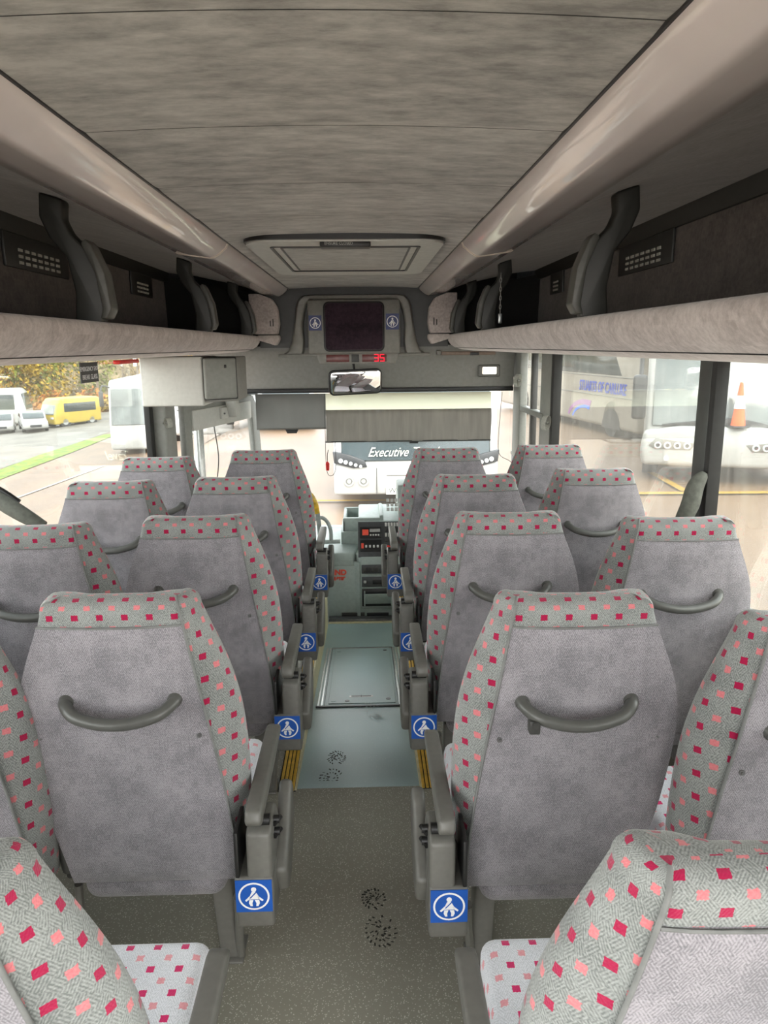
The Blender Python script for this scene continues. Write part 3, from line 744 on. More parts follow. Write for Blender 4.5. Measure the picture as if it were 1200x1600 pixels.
# ------------------------------------------------------------------ ceiling
b = NB(); uv = None
ys = [-.88, -.42, .04, .50, .95, 1.405, 1.87, 2.31]
segs = ys + [5.05]
p0 = -1.0
for yb_ in segs:
    rows = []
    for k in range(13):
        t_ = k/12; y = p0+(yb_-p0)*t_
        d = min(t_, 1-t_)*(yb_-p0)
        sag = .0025*max(0, 1-d/.006)
        rows.append([b.verts.new((x, y, 2.02+sag+.012*(1-(x/.44)**2))) for x in [-.44+.88*i/10 for i in range(11)]])
    for A, B in zip(rows, rows[1:]):
        for i in range(10): b.faces.new((A[i], B[i], B[i+1], A[i+1]))
    p0 = yb_
for f in list(b.faces):
    pass
bmesh.ops.remove_doubles(b, verts=b.verts, dist=.0005)
box(b, (-.46, -1.0, 2.05), (.46, 5.05, 2.08))
tag(finish('ceiling', b, M['ceiling'], ang=60), kind='structure')
b = NB()
for y in ys: sweep(b, [(x, z) for x, z in [(-.44+.88*i/10, 2.0222+.012*(1-((-.44+.88*i/10)/.44)**2)) for i in range(11)]], y-.0012, y+.0012, closed=False)
tag(finish('trim_11', b, M['dark_gap'], smooth=False), kind='structure')
b = NB()
for sd in (-1, 1): box(b, (min(sd*.415, sd*.42), -1.0, 2.018), (max(sd*.415, sd*.42), 5.0, 2.03))
tag(finish('trim_12', b, M['black'], smooth=False), kind='structure')
# outer roof skin above everything, so no sky leaks in
b = NB(); box(b, (-1.36, -1.0, 2.24), (1.36, 6.26, 2.29)); box(b, (-1.3, 6.18, 1.40), (1.3, 6.24, 2.24)); tag(finish('ceiling', b, M['dark_gap'], smooth=False), kind='structure')
b = NB(); box(b, (-1.3, 5.06, 1.63), (1.3, 5.9, 1.66)); tag(finish('ceiling', b, M['header'], smooth=False), kind='structure')

# roof hatch
t = empty('roof_hatch', (0, 2.80, 2.024), label='grey framed escape hatch in the ceiling ahead of the monitor', cat='roof hatch')
def frame2(b, o0, o1, i0, i1, z0, z1, r=.05, ri=.01):
    def rr(a, c, rad, n=6):
        (x0, y0), (x1, y1) = a, c; pts = []
        for (px, py, st) in ((x1-rad, y1-rad, 0), (x0+rad, y1-rad, 1), (x0+rad, y0+rad, 2), (x1-rad, y0+rad, 3)):
            for k in range(n+1): an = (st+k/n)*PI/2; pts.append((px+rad*math.cos(an), py+rad*math.sin(an)))
        return pts
    A = rr(o0, o1, r); B = rr(i0, i1, ri); n = len(A)
    va = [b.verts.new((*p, z1)) for p in A]; vb = [b.verts.new((*p, z0)) for p in A]
    vc = [b.verts.new((*p, z0)) for p in B]; vd = [b.verts.new((*p, z1)) for p in B]
    bev = [b.verts.new((p[0]*.985+.0, p[1], z0)) for p in A]
    for i in range(n):
        j = (i+1) % n
        b.faces.new((va[i], va[j], vb[j], vb[i])); b.faces.new((vb[i], vb[j], vc[j], vc[i])); b.faces.new((vc[i], vc[j], vd[j], vd[i])); b.faces.new((va[i], vd[i], vd[j], va[j]))
    for v in bev: b.verts.remove(v)
M['hatchframe'] = plain('hatch_frame_plastic', (.58, .58, .53), .5, noise=.03)
b = NB(); frame2(b, (-.35, -.13), (.35, 1.10), (-.27, .0), (.27, .90), -.016, .01, .10, .02); finish('frame', b, M['hatchframe'], t)
b = NB(); frame2(b, (-.356, -.15), (.356, 1.105), (-.345, -.125), (.345, 1.095), -.010, .012, .11, .10); finish('seal', b, M['black'], t)
b = NB(); frame2(b, (-.272, -.002), (.272, .902), (-.262, .01), (.262, .892), -.019, .01, .02, .02); finish('inner_seal', b, M['black'], t)
b = NB(); frame2(b, (-.262, .01), (.262, .892), (-.236, .04), (.236, .862), -.014, .01, .02, .015); finish('inner_frame', b, M['hatchframe'], t)
b = NB(); frame2(b, (-.238, .038), (.238, .864), (-.230, .046), (.230, .856), -.017, .01, .015, .01); finish('panel_seal', b, M['black'], t)
b = NB(); box(b, (-.232, .044, -.016), (.232, .858, .01), .004); finish('panel', b, M['hatchcloth'], t)
b = NB(); box(b, (-.085, -.125, -.034), (.09, -.06, -.010), .006, 2); hd = finish('handle', b, M['black'], t)
b = NB(); text_mesh(b, 'ENSURE CLOSED', .013, Matrix.Translation((-.02, -.1255, -.022)) @ FACE_BACK, .0005); finish('lettering', b, M['strap'], hd, smooth=False)

# ------------------------------------------------------------------ luggage racks
def rackside(sd):
    nm = side[sd]
    t = empty('luggage_rack', (0, 0, 0), label='long open overhead luggage rack with grey fabric lip along the %s side' % nm, cat='luggage rack')
    S = lambda pr: [(sd*x, z) for x, z in pr]
    Y0, Y1 = -.95, 4.93
    # fascia lip: curved profile
    prof = [(.635, 1.722), (.622, 1.727), (.610, 1.720), (.607, 1.705), (.612, 1.685), (.628, 1.662), (.655, 1.644), (.70, 1.630), (.78, 1.622), (1.30, 1.618), (1.30, 1.635), (.80, 1.640), (.72, 1.648), (.675, 1.664), (.652, 1.685), (.645, 1.71)]
    b = NB(); sweep(b, S(prof), Y0, Y1, ny=24); finish('lip', b, M['rackcloth'], t, ang=60)
    # back lining and roof lining
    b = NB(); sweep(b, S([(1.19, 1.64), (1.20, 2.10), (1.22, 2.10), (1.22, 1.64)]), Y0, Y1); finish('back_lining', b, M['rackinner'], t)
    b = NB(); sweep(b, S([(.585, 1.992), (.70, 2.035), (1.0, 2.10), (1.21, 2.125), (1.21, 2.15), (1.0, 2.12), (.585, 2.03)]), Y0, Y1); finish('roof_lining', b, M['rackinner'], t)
    b = NB(); sweep(b, S([(1.165, 2.105), (1.165, 2.135), (1.20, 2.135), (1.20, 2.065), (1.185, 2.065)]), Y0, Y1); finish('cable_rail', b, M['rack_bracket'], t)
    b = NB(); sweep(b, S([(.66, 1.64), (1.2, 1.64), (1.2, 1.65), (.66, 1.65)]), Y0, Y1); finish('rack_floor', b, M['blackmat'], t)
    # valance in two lengths with a clear joint
    vp = [(.418, 2.022), (.425, 2.005), (.452, 1.983), (.470, 1.973), (.482, 1.970), (.497, 1.972), (.555, 1.980), (.595, 1.986), (.600, 1.990), (.596, 1.997), (.50, 2.02), (.44, 2.04)]
    for (a, c) in ((Y0, 2.785), (2.805, 4.92)):
        b = NB(); sweep(b, S(vp), a, c); finish('valance', b, M['valance'], t, ang=60)
    M.setdefault('joint', plain('joint_strip', (.62, .54, .46), .5))
    b = NB(); sweep(b, S([(x+(.003 if x > .5 else -.001), z-.002) for x, z in vp]), 2.783, 2.807); finish('valance_joint', b, M['joint'], t, ang=60)
    # brackets: S-curved dividers
    bp = [(.625, 1.735), (.612, 1.76), (.622, 1.85), (.650, 1.91), (.690, 1.95), (.705, 1.985), (.700, 2.03), (.76, 2.05), (.765, 1.99), (.745, 1.94), (.705, 1.89), (.690, 1.80), (.70, 1.70), (.71, 1.655), (.65, 1.655)]
    for y in ((.55, 2.03, 3.45, 4.70) if sd < 0 else (.55, 1.97, 3.62, 4.72)):
        b = NB(); prism(b, S(bp), 'y', y, y+.05, .007, 2); br = finish('bracket', b, M['rack_bracket'], t, ang=50)
        b = NB(); prism(b, S([(.612, 1.735), (.598, 1.76), (.608, 1.85), (.636, 1.918), (.650, 1.935), (.664, 1.925), (.634, 1.85), (.622, 1.76), (.63, 1.735)]), 'y', y-.006, y+.056, .005, 2)
        finish('edge_trim', b, M['btrim'], br)
    # vents
    for (a, c) in (((2.75, 3.32), (4.20, 4.60)) if sd < 0 else ((2.80, 3.38), (4.32, 4.6))):
        b = NB(); x = 1.196
        box(b, (min(sd*x, sd*(x-.012)), a, 1.945), (max(sd*x, sd*(x-.012)), c, 2.065), .004); vt = finish('vent_grille', b, M['grey_dark'], t)
        b = NB(); k = 0
        n = 7
        for r_ in range(3):
            for q in range(n):
                yy = a+.09+(c-a-.18)*(q+.5)/n; zz = 1.966+r_*.022
                box(b, (min(sd*(x-.016), sd*(x-.012)), yy-(c-a)*.032*.85, zz-.005), (max(sd*(x-.016), sd*(x-.012)), yy+(c-a)*.032*.85, zz+.005))
        finish('louvre_pattern', b, M['strap'], vt, smooth=False)
    # end box at the front
    b = NB(); pr = [(.615, 1.735), (.49, 1.735), (.475, 1.80), (.485, 1.90), (.52, 1.955), (.60, 1.985), (.66, 1.985), (.66, 1.735)]
    prism(b, S(pr), 'y', 4.86, 4.97, .008, 2); ec = finish('end_cap', b, M['rackcloth'], t)
    b = NB(); prism(b, S([(.615, 1.70), (.50, 1.665), (.478, 1.70), (.478, 1.73), (.615, 1.73)]), 'y', 4.85, 4.97, .008, 2); finish('end_cap', b, M['rackcloth'], t)
    for dx in (0, .018):
        b = NB(); xx = .508+dx; box(b, (min(sd*xx, sd*(xx+.006)), 4.857, 1.785), (max(sd*xx, sd*(xx+.006)), 4.862, 1.83 if dx == 0 else 1.82)); finish('slot', b, M['black'], ec)
    b = NB(); prism(b, S([(.62, 1.73), (.62, 1.98), (1.2, 2.1), (1.2, 1.64), (.7, 1.64)]), 'y', 4.93, 4.96); finish('end_panel', b, M['blackmat'], t)
    return t
rackside(-1); rackside(1)
# roller bar under the right rack
t = empty('folded_blind_case', (.73, 4.98, 1.605), label='brown roller bar with a dark clip under the right rack end', cat='blind case')
b = NB(); box(b, (-.16, -.02, -.012), (.20, .03, .012), .006); finish('bar', b, M['brown'], t)
b = NB(); box(b, (.03, -.024, -.014), (.09, .03, .006), .004); finish('clip', b, M['black'], t)
b = NB(); box(b, (-.19, -.02, -.01), (-.16, .03, .02), .006); finish('bracket', b, M['grey'], t)
# chain hanging in right rack
t = empty('hanging_chain', (.70, 3.56, 1.97), label='thin metal chain hanging inside the right rack by a bracket', cat='chain')
b = NB()
for k in range(9):
    z = -.02*k
    P = [(.004*math.cos(a*PI/4)*(1 if k % 2 else .2), .004*math.cos(a*PI/4)*(.2 if k % 2 else 1), z+.012*math.sin(a*PI/4)) for a in range(9)]
    tube(b, P, .0016, 5, smooth=False)
finish('links', b, M['alu'], t)
b = NB(); box(b, (-.008, -.008, -.215), (.008, .008, -.17), .003); finish('clasp', b, M['alu'], t)

# ------------------------------------------------------------------ front bulkhead with monitor
t = empty('monitor_housing', (0, 5.0, 1.60), label='grey overhead housing holding the dark covered monitor at the front', cat='monitor housing')
b = NB(); 
def bulk(pts_o, pts_i, y0, y1):
    A = [b.verts.new((x, y0, z)) for x, z in pts_o]; B = [b.verts.new((x, y1, z)) for x, z in pts_i]
    n = len(A)
    for i in range(n): b.faces.new((A[i], A[(i+1) % n], B[(i+1) % n], B[i]))
box(b, (-.62, .02, .05), (.62, .06, .44)); finish('back_plate', b, M['grey_dark'], t)
# moulded surround: flaring at the foot
o_l = [(-.50, .0), (-.465, .004), (-.435, .03), (-.410, .09), (-.392, .20), (-.378, .31), (-.365, .35), (-.335, .378), (-.28, .385), (.28, .385), (.335, .378), (.365, .35), (.378, .31), (.392, .20), (.410, .09), (.435, .03), (.465, .004), (.50, .0)]
def inset(d, foot):
    return [(math.copysign(max(abs(x)-d*(1.0 if z < .36 else .9) - (foot if z < .1 else 0)*(abs(x)-.38), .0), x) if abs(x) > .3 else x, (z-d*.55 if z > .3 else max(z, .012))) for x, z in o_l]
b = NB(); L_ = [[b.verts.new((x, y, z)) for x, z in pts] for y, pts in ((.03, o_l), (-.035, inset(.004, 0)), (-.055, inset(.016, .1)), (-.058, inset(.045, .6)), (-.05, inset(.055, .75)), (.02, inset(.062, .8)))]
for A, B in zip(L_, L_[1:]):
    for i in range(len(A)-1): b.faces.new((A[i], A[i+1], B[i+1], B[i]))
box(b, (-.50, -.03, -.012), (.50, .04, .012), .008)
finish('surround', b, M['housing'], t, ang=50)
b = NB(); box(b, (-.30, -.06, .008), (.30, .02, .352), .012, 3); mh = finish('monitor_case', b, M['housing'], t)
b = NB(); rrect(b, -.197, .022, .197, .338, -.070, -.055, .035, .005); finish('bezel', b, M['black'], mh)
b = NB(); rrect(b, -.186, .032, .186, .328, -.076, -.06, .028, .004); finish('screen', b, M['screen_cover'], mh)
seat_belt_sign((-.250, -.0605, .205), .082, .095, t, M['bluedark']); seat_belt_sign((.249, -.0605, .21), .086, .10, t, M['bluedark'], flip=-1)
b = NB(); box(b, (.348, -.05, .10), (.368, -.046, .19)); sg = finish('warning_label', b, M['strap'], t); sg['label'] = 'small peeling label with red marks'
b = NB(); text_mesh(b, 'NO SMOKING', .016, Matrix.Translation((.358, -.0505, .145)) @ FACE_BACK @ Matrix.Rotation(-PI/2, 4, 'Z'), .0003); finish('lettering', b, M['redtxt'], sg, smooth=False)
# number display
t = empty('number_display', (.02, 4.95, 1.545), label='shallow grey display box with red glowing number 35', cat='display')
b = NB(); prism(b, [(-.27, .065), (-.25, .0), (.25, .0), (.27, .065)], 'y', 0, .10, .006); finish('case', b, M['housing'], t)
for x0, x1 in ((-.205, -.055), (.03, .19)):
    b = NB(); box(b, (x0, -.004, .012), (x1, .002, .058), .001); finish('display_window', b, M['ledwin'], t)
b = NB(); box(b, (-.04, -.003, .01), (.01, .002, .06), .002); finish('divider', b, M['grey_dark'], t)
b = NB()
def seg7(x, z, w, h, which):
    th = h*.10; g = th*.35; sh = .0
    R = {'a': (x+g, z+h-th, x+w-g, z+h), 'g': (x+g, z+h/2-th/2, x+w-g, z+h/2+th/2), 'd': (x+g, z, x+w-g, z+th),
         'b': (x+w-th, z+h/2+g, x+w, z+h-g), 'c': (x+w-th, z+g, x+w, z+h/2-g), 'f': (x, z+h/2+g, x+th, z+h-g), 'e': (x, z+g, x+th, z+h/2-g)}
    for s_ in which:
        a = R[s_]; box(b, (a[0], -.006, a[1]), (a[2], -.004, a[3]))
seg7(.108, .013, .030, .046, 'abcdg'); seg7(.146, .013, .030, .046, 'afgcd')
finish('digits', b, M['led'], t, smooth=False)

# ------------------------------------------------------------------ driver's mirror
t = empty('rear_view_mirror', (0, 5.5, 1.40), label='rounded rectangular interior mirror hanging below the number display', cat='mirror')
b = NB(); rrect(b, -.200, -.094, .200, .090, .0, .03, .04, .006); finish('mirror_back', b, M['black'], t)
b = NB(); rrect(b, -.189, -.083, .189, .079, -.003, .004, .032, .001); finish('mirror_glass', b, M['mirror'], t)
b = NB(); tube(b, [(0, .03, .05), (0, .08, .14), (0, .10, .24)], .01, 8); finish('stem', b, M['black'], t)
t.rotation_euler = (math.radians(9), math.radians(-1.5), math.radians(14))

# ------------------------------------------------------------------ cupboard and panel at front left
t = empty('corner_cabinet', (-1.085, 4.55, 1.31), label='pale grey padded cabinet box above the left front pillar', cat='cabinet')
b = NB(); box(b, (-.20, 0, 0), (.175, .5, .295), .012, 3); finish('body', b, M['light_panel'], t)
b = NB(); prism(b, [(.15, .0), (.36, .15), (.36, .5), (.15, .5)], 'z', .02, .29, .008, 2); finish('side_body', b, M['header'], t)
rot = Matrix.Rotation(math.atan2(.15, .21), 4, 'Z')
b = NB(); box(b, (.165, .035, .04), (.375, .06, .285), .012, 3, rot=rot); dr = finish('door', b, M['pillar'], t)
b = NB(); box(b, (.160, .050, .034), (.380, .066, .291), .010, 3, rot=rot); finish('seal', b, M['black'], dr)
b = NB(); box(b, (.29, .05, .225), (.305, .075, .245), .003, 2, rot=rot); finish('latch', b, M['black'], dr)
# entrance door frame, bracket, glass
t = empty('entrance_door', (-1.14, 4.98, -.6), label='grey framed entrance door with clear glass at the front left', cat='door')
d0 = Vector((0, 0)); d1 = Vector((.33, 1.2)); L = d1.length; u = d1/L
rz = math.atan2(d1.y, d1.x)
t.rotation_euler = (0, 0, rz)
b = NB()
prism(b, [(0, 1.58), (0, 1.90), (L-.22, 1.90), (L-.10, 1.87), (L-.03, 1.76), (L+.04, 1.2), (L+.06, .5), (L-.06, .5), (L-.09, 1.2), (L-.15, 1.70), (L-.20, 1.72), (.10, 1.72), (.10, .5), (0, .5)], 'y', 0, .045, .006, 2)
finish('frame', b, M['pillar'], t)
b = NB(); box(b, (.1, -.01, 1.70), (L-.18, .03, 1.84), .008, 2); finish('top_rail', b, M['light_panel'], t)
b = NB(); box(b, (.08, .018, .5), (L-.05, .024, 1.76)); finish('door_glass', b, M['screen'], t)
b = NB(); tube(b, [(.42, .0, 1.70), (.42, -.02, 1.45), (.30, -.02, 1.2), (.12, -.01, 1.12)], .004, 6); finish('cable', b, M['black'], t)
b = NB(); box(b, (.18, .0, .5), (.26, .04, 1.72), .01); finish('inner_post', b, M['alu'], t)
b = NB(); box(b, (.50, -.035, 1.745), (.78, -.005, 1.83), .01); hg = finish('hinge_plate', b, M['light_panel'], t)
b = NB(); prism(b, [(.52, 1.96), (.60, 1.97), (.70, 1.76), (.60, 1.75)], 'y', -.10, -.03, .008); finish('hinge_arm', b, M['light_panel'], hg)
for x in (.52, .76):
    b = NB(); cyl(b, (x, -.045, 1.785), (x, -.03, 1.785), .007, n=10); finish('screw', b, M['alu_dark'], hg)
# small elastic strap loops
def loop(x, y, z, s_, lab, r=.045):
    t = empty('strap_loop', (x, y, z), label=lab, cat='strap')
    b = NB(); n = 20; V = []
    for k in range(n):
        a = 2*PI*k/n
        V.append([b.verts.new((s_*(-.02+r*.6*math.cos(a)), -.02+.012*math.sin(a)*.5, r*math.sin(a)+o+.010*math.cos(a))) if 0 else b.verts.new((r*.55*math.cos(a)*1.0, o, r*math.sin(a)+.3*r*math.cos(a)*s_)) for o in (-.022, .022)])
    for k in range(n): b.faces.new((V[k][0], V[k][1], V[(k+1) % n][1], V[(k+1) % n][0]))
    bmesh.ops.solidify(b, geom=list(b.faces), thickness=.003); finish('webbing', b, M['strap'], t)
    b = NB(); cyl(b, (0, 0, -.002), (s_*.04, 0, -.002), .008, n=10); finish('stud', b, M['grey'], t)
    t.rotation_euler = (0, 0, .5*s_)
loop(1.228, 5.68, 1.39, 1, 'white elastic strap loop on the windscreen pillar', .045)
loop(1.225, 4.74, 1.165, 1, 'white elastic strap loop on the right pillar behind the driver')
loop(-1.165, 4.66, 1.20, -1, 'pale strap loop on the left front pillar below the cabinet', .03)
def tieback(x, y, z, s_, lab, lean):
    t = empty('curtain_tieback', (x, y, z), label=lab, cat='curtain tie')
    b = NB(); tube(b, [(s_*.0, 0, .10), (-s_*.03, 0, .05), (-s_*.045, 0, -.02), (-s_*.075*lean, -.0, -.09), (-s_*.085*lean, 0, -.10)], .02, 12, 5, radii=lambda q: .012+.02*math.sin(min(1, q*1.15)*PI)**.6)
    for v in b.verts: v.co.y *= 1.0; 
    finish('cloth_strap', b, M['tie'], t, ang=60)
    b = NB(); tube(b, [(-s_*.06*lean, 0, -.085), (-s_*.085*lean, 0, -.102), (-s_*.10*lean, .0, -.10)], .009, 8); finish('end_button', b, M['black'], t)
tieback(1.262, 2.555, 1.11, 1, 'dark cloth curtain tieback on the right window pillar', 1)
t = empty('curtain_tieback', (-1.25, 2.62, 1.10), label='grey and black curtain tieback at the left edge of the frame', cat='curtain tie')
b = NB(); tube(b, [(-.08, 0, .09), (.0, 0, .035), (.08, 0, -.02), (.15, 0, -.065)], .022, 12, 5, radii=lambda q: .020+.010*math.sin(q*PI)); finish('cloth_strap', b, M['tie'], t, ang=60)
b = NB(); tube(b, [(-.08, .02, .11), (.0, .02, .065), (.06, .02, .02)], .014, 8, 4); finish('black_band', b, M['black'], t)

# window notices
t = empty('emergency_exit_sign', (-1.312, 3.80, 1.545), label='small black EMERGENCY EXIT BREAK GLASS sticker on the left window', cat='sign')
b = NB(); box(b, (-.003, -.12, -.052), (.002, .12, .046)); pl = finish('plate', b, M['black'], t)
b = NB()
mt = Matrix.Translation((.0025, 0, .014)) @ Matrix.Rotation(PI/2, 4, 'Z') @ FACE_BACK
text_mesh(b, 'EMERGENCY EXIT', .031, mt, .0003); text_mesh(b, 'BREAK GLASS', .034, Matrix.Translation((0, 0, -.04)) @ mt, .0003); finish('lettering', b, M['white'], pl, smooth=False)
t = empty('glass_hammer', (-1.282, 4.33, 1.585), label='red emergency hammer at the top of the left window', cat='hammer')
b = NB(); box(b, (-.02, -.2, -.012), (.02, .16, .01), .008, 2); finish('handle', b, M['red'], t)
b = NB(); cyl(b, (0, .14, -.03), (0, .14, .02), .012, n=10); finish('head', b, M['chrome'], t)

# ------------------------------------------------------------------ dashboard
t = empty('dashboard', (0, 5.1, -.33), label='grey green dashboard unit at the end of the aisle below the windscreen', cat='dashboard')
Z = .33
b = NB()
box(b, (-.32, .03, -.35), (.95, .20, Z+.12), .02, 3)                    # base panel
prism(b, [(-.32, .03), (-.03, .03), (.0, .22), (.0, .8), (-.45, .8), (-.45, .12)], 'z', Z+.10, Z+.205, .015, 3)  # left ledge
finish('base_panel', b, M['dash'], t)
b = NB(); prism(b, [(-.10, .22), (.015, .0), (.95, .0), (.95, .55), (-.10, .55)], 'z', Z-.21, Z+.19, .015, 3); finish('tower', b, M['dash'], t)
b = NB(); prism(b, [(-.16, .15), (-.015, .02), (.01, .0), (.01, .03), (-.06, .15)], 'z', Z-.27, Z+.14, .006, 2); finish('tower_side', b, M['dash'], t)
# instrument binnacle leaning back
b = NB(); prism(b, [(.0, Z+.15), (.02, Z+.19), (.27, Z+.335), (.42, Z+.62), (.60, Z+.64), (.75, Z+.40), (.75, Z+.1)], 'x', .30, .95, .012, 2)
prism(b, [(.0, Z+.15), (.02, Z+.19), (.24, Z+.345), (.30, Z+.38), (.80, Z+.40), (.80, Z+.1)], 'x', .0, .32, .012, 2); finish('binnacle', b, M['dash'], t)
M['dashtop'] = M['dash']
b = NB(); box(b, (-.115, .30, Z+.28), (.18, .34, Z+.40), .01); box(b, (-.115, .72, Z+.28), (.18, .75, Z+.39), .01); box(b, (-.115, .30, Z+.28), (-.09, .75, Z+.385), .01); box(b, (.16, .30, Z+.28), (.19, .75, Z+.42), .01); box(b, (-.13, .28, Z+.1), (.18, .76, Z+.30), .01)
finish('storage_tray', b, M['dash'], t)
# radio stack on the slope
sl = math.atan2(.155, .22)
rad = empty('tmp'); bpy.data.objects.remove(rad)
def slope_box(name, x0, x1, a0, a1, h0, h1, mat, parent, bev=.003, base=(.01, .52)):
    """box lying on the sloping radio face: a = distance up the slope"""
    b = NB(); box(b, (x0, a0, h0), (x1, a1, h1), bev, 2)
    m = Matrix.Translation((0, base[0], base[1])) @ Matrix.Rotation(sl+.35, 4, 'X')
    bmesh.ops.transform(b, matrix=m, verts=b.verts)
    return finish(name, b, mat, parent)
slope_box('radio_surround', .0, .30, -.01, .26, -.01, .004, M['dashdark'], t)
r1 = slope_box('radio', .012, .17, .13, .215, .0, .014, M['black'], t); slope_box('radio', .012, .17, .03, .115, .0, .014, M['black'], t)
slope_box('display', .03, .075, .15, .195, .012, .017, M['redtxt'], r1); slope_box('cassette_slot', .085, .16, .175, .20, .012, .017, M['alu'], r1)
for k in range(4): slope_box('button', .085+k*.019, .097+k*.019, .145, .158, .012, .018, M['button'], r1)
for k in range(4): slope_box('button', .05+k*.028, .064+k*.028, .055, .075, .012, .020, M['button'], t)
slope_box('pilot_lamp', .022, .04, .05, .09, .012, .018, M['redtxt'], t)
for r_ in range(4):
    for k in range(5): slope_box('switch', .195+k*.021, .210+k*.021, .10+r_*.04, .128+r_*.04, .0, .012, M['button'] if r_ % 2 else M['grey_dark'], t, .002)
b = NB(); cyl(b, (.215, .035, Z+.225), (.215, .01, Z+.245), .022, .02, 16); finish('red_knob', b, M['red'], t)
# second switch field further back
for r_ in range(3):
    for k in range(6): slope_box('switch', .21+k*.03, .232+k*.03, .33+r_*.035, .355+r_*.035, .03, .04, M['button'], t, .002)
slope_box('gauge_window', .40, .52, .33, .42, .03, .04, M['black'], t)
# lower modules
b = NB(); box(b, (.022, -.012, Z+.06), (.30, .01, Z+.125), .004); md = finish('switch_panel', b, M['dashdark'], t)
for k in range(4):
    b = NB(); box(b, (.035+k*.028, -.018, Z+.072), (.058+k*.028, -.008, Z+.112), .003); finish('rocker_switch', b, M['grey_dark'], md)
b = NB(); box(b, (.165, -.017, Z+.070), (.225, -.008, Z+.116), .003); finish('clock_display', b, M['lcd'], md)
b = NB(); box(b, (.022, -.010, Z-.04), (.30, .01, Z+.035), .004); m2 = finish('heater_panel', b, M['dashdark'], t)
b = NB(); box(b, (.10, -.014, Z-.02), (.19, -.006, Z+.015), .003); finish('slot_unit', b, M['black'], m2)
b = NB(); box(b, (.035, -.02, Z-.01), (.055, -.008, Z+.01), .004); finish('switch', b, M['button'], m2)
b = NB(); box(b, (.022, -.004, Z-.19), (.26, .01, Z-.055), .004); finish('drawer_recess', b, M['black'], t)
b = NB(); prism(b, [(-.07, Z-.075), (-.06, Z-.10), (-.02, Z-.165), (.02, Z-.17), (.02, Z-.15), (-.01, Z-.14), (-.058, Z-.075)], 'x', .04, .235, .003); box(b, (.036, -.068, Z-.165), (.046, .02, Z-.07), .003); box(b, (.23, -.068, Z-.165), (.24, .02, Z-.07), .003)
finish('coin_drawer', b, M['dash'], t)
b = NB(); cyl(b, (-.075, .098, Z+.055), (-.085, .088, Z+.055), .010, n=12); finish('lock', b, M['black'], t); b = NB(); cyl(b, (-.045, .068, Z+.05), (-.055, .058, Z+.05), .008, n=12); finish('lock', b, M['alu'], t)
b = NB(); box(b, (-.13, .022, Z-.285), (.04, .034, Z-.245), .003); finish('vent_plate', b, M['grey'], t)
b = NB(); box(b, (.055, .022, Z-.28), (.215, .034, Z-.25), .003); finish('vent_slot', b, M['black'], t)
b = NB()
for k in range(5): box(b, (-.125, .018, Z-.278+k*.007), (.033, .024, Z-.275+k*.007))
finish('vent_louvre', b, M['grey_dark'], t, smooth=False)
b = NB(); text_mesh(b, 'MIND', .055, Matrix.Translation((-.158, .0285, Z+.06)) @ FACE_BACK, .0006, bold=.003); text_mesh(b, 'THE STEP', .030, Matrix.Translation((-.16, .0285, Z+.015)) @ FACE_BACK, .0006, bold=.003)
wl = finish('warning_lettering', b, M['redtxt'], t, smooth=False)
# rails
t = empty('grab_rail', (-.20, 5.2, -.33), label='grey hooped grab rail beside the dashboard', cat='grab rail')
b = NB(); tube(b, [(-.17, 0, .30), (-.165, 0, .60), (-.145, 0, .735), (-.08, 0, .785), (-.03, 0, .765), (.0, 0, .70), (.005, 0, .61)], .014, 12); finish('hoop', b, M['railgrey'], t)
b = NB(); tube(b, [(-.16, 0, .60), (.07, 0, .605)], .016, 12); finish('cross_bar', b, M['railgrey'], t)
b = NB(); box(b, (-.075, -.02, .61), (-.055, .02, .70), .005); finish('clip', b, M['black'], t)
t = empty('handrail', (-.26, 5.05, -.33), label='tall handrail with a worn yellow curved top by the entrance', cat='handrail')
b = NB(); tube(b, [(-.22, 0, .99), (-.13, 0, 1.0), (-.07, 0, .985), (-.035, 0, .93), (-.02, .0, .85)], .019, 12); finish('yellow_top', b, M['railyellow'], t)
b = NB(); tube(b, [(-.02, 0, .86), (-.005, 0, .70), (.02, 0, .35), (.03, 0, -.2)], .017, 12); finish('lower_post', b, M['railgrey'], t)

# ------------------------------------------------------------------ outside
def gz(x, y):
    q = min(max((-x-3)/7, 0), 1); q = q*q*(3-2*q)
    return -.85-2.65*q-.07*max(0, -x-10)
b = NB(); xs = [-90, -60, -40, -30, -24, -20, -17, -14, -12]+[-10+.5*i for i in range(15)]+[0, 10, 30, 60]; yy = [-25, 0, 10, 20, 30, 40, 50, 60, 75, 95, 120]
V = [[b.verts.new((x, y, gz(x, y))) for x in xs] for y in yy]
for A, B in zip(V, V[1:]):
    for i in range(len(xs)-1): b.faces.new((A[i], A[i+1], B[i+1], B[i]))
g = finish('ground', b, M['asphalt'], ang=70); g['kind'] = 'structure'
def strip(name, L, R, mat, lab, cat, lift=.03):
    b = NB(); n = 14; P = []
    def at(pl, q):
        q *= len(pl)-1; i = min(int(q), len(pl)-2); f = q-i
        return [pl[i][k]*(1-f)+pl[i+1][k]*f for k in range(2)]
    for k in range(n+1):
        a = at(L, k/n); c = at(R, k/n); row = []
        for m in range(5): x = a[0]+(c[0]-a[0])*m/4; y = a[1]+(c[1]-a[1])*m/4; row.append(b.verts.new((x, y, gz(x, y)+lift)))
        P.append(row)
    for A, B in zip(P, P[1:]):
        for i in range(4): b.faces.new((A[i], A[i+1], B[i+1], B[i]))
    return tag(finish(name, b, mat), lab, cat)
o = strip('grass_verge', [(-17.7, 26), (-17.5, 35.6), (-17.8, 41), (-17.4, 50)], [(-15.7, 26), (-15.9, 33), (-16, 41), (-16.4, 50)], M['grass'], None, None); o['kind'] = 'structure'
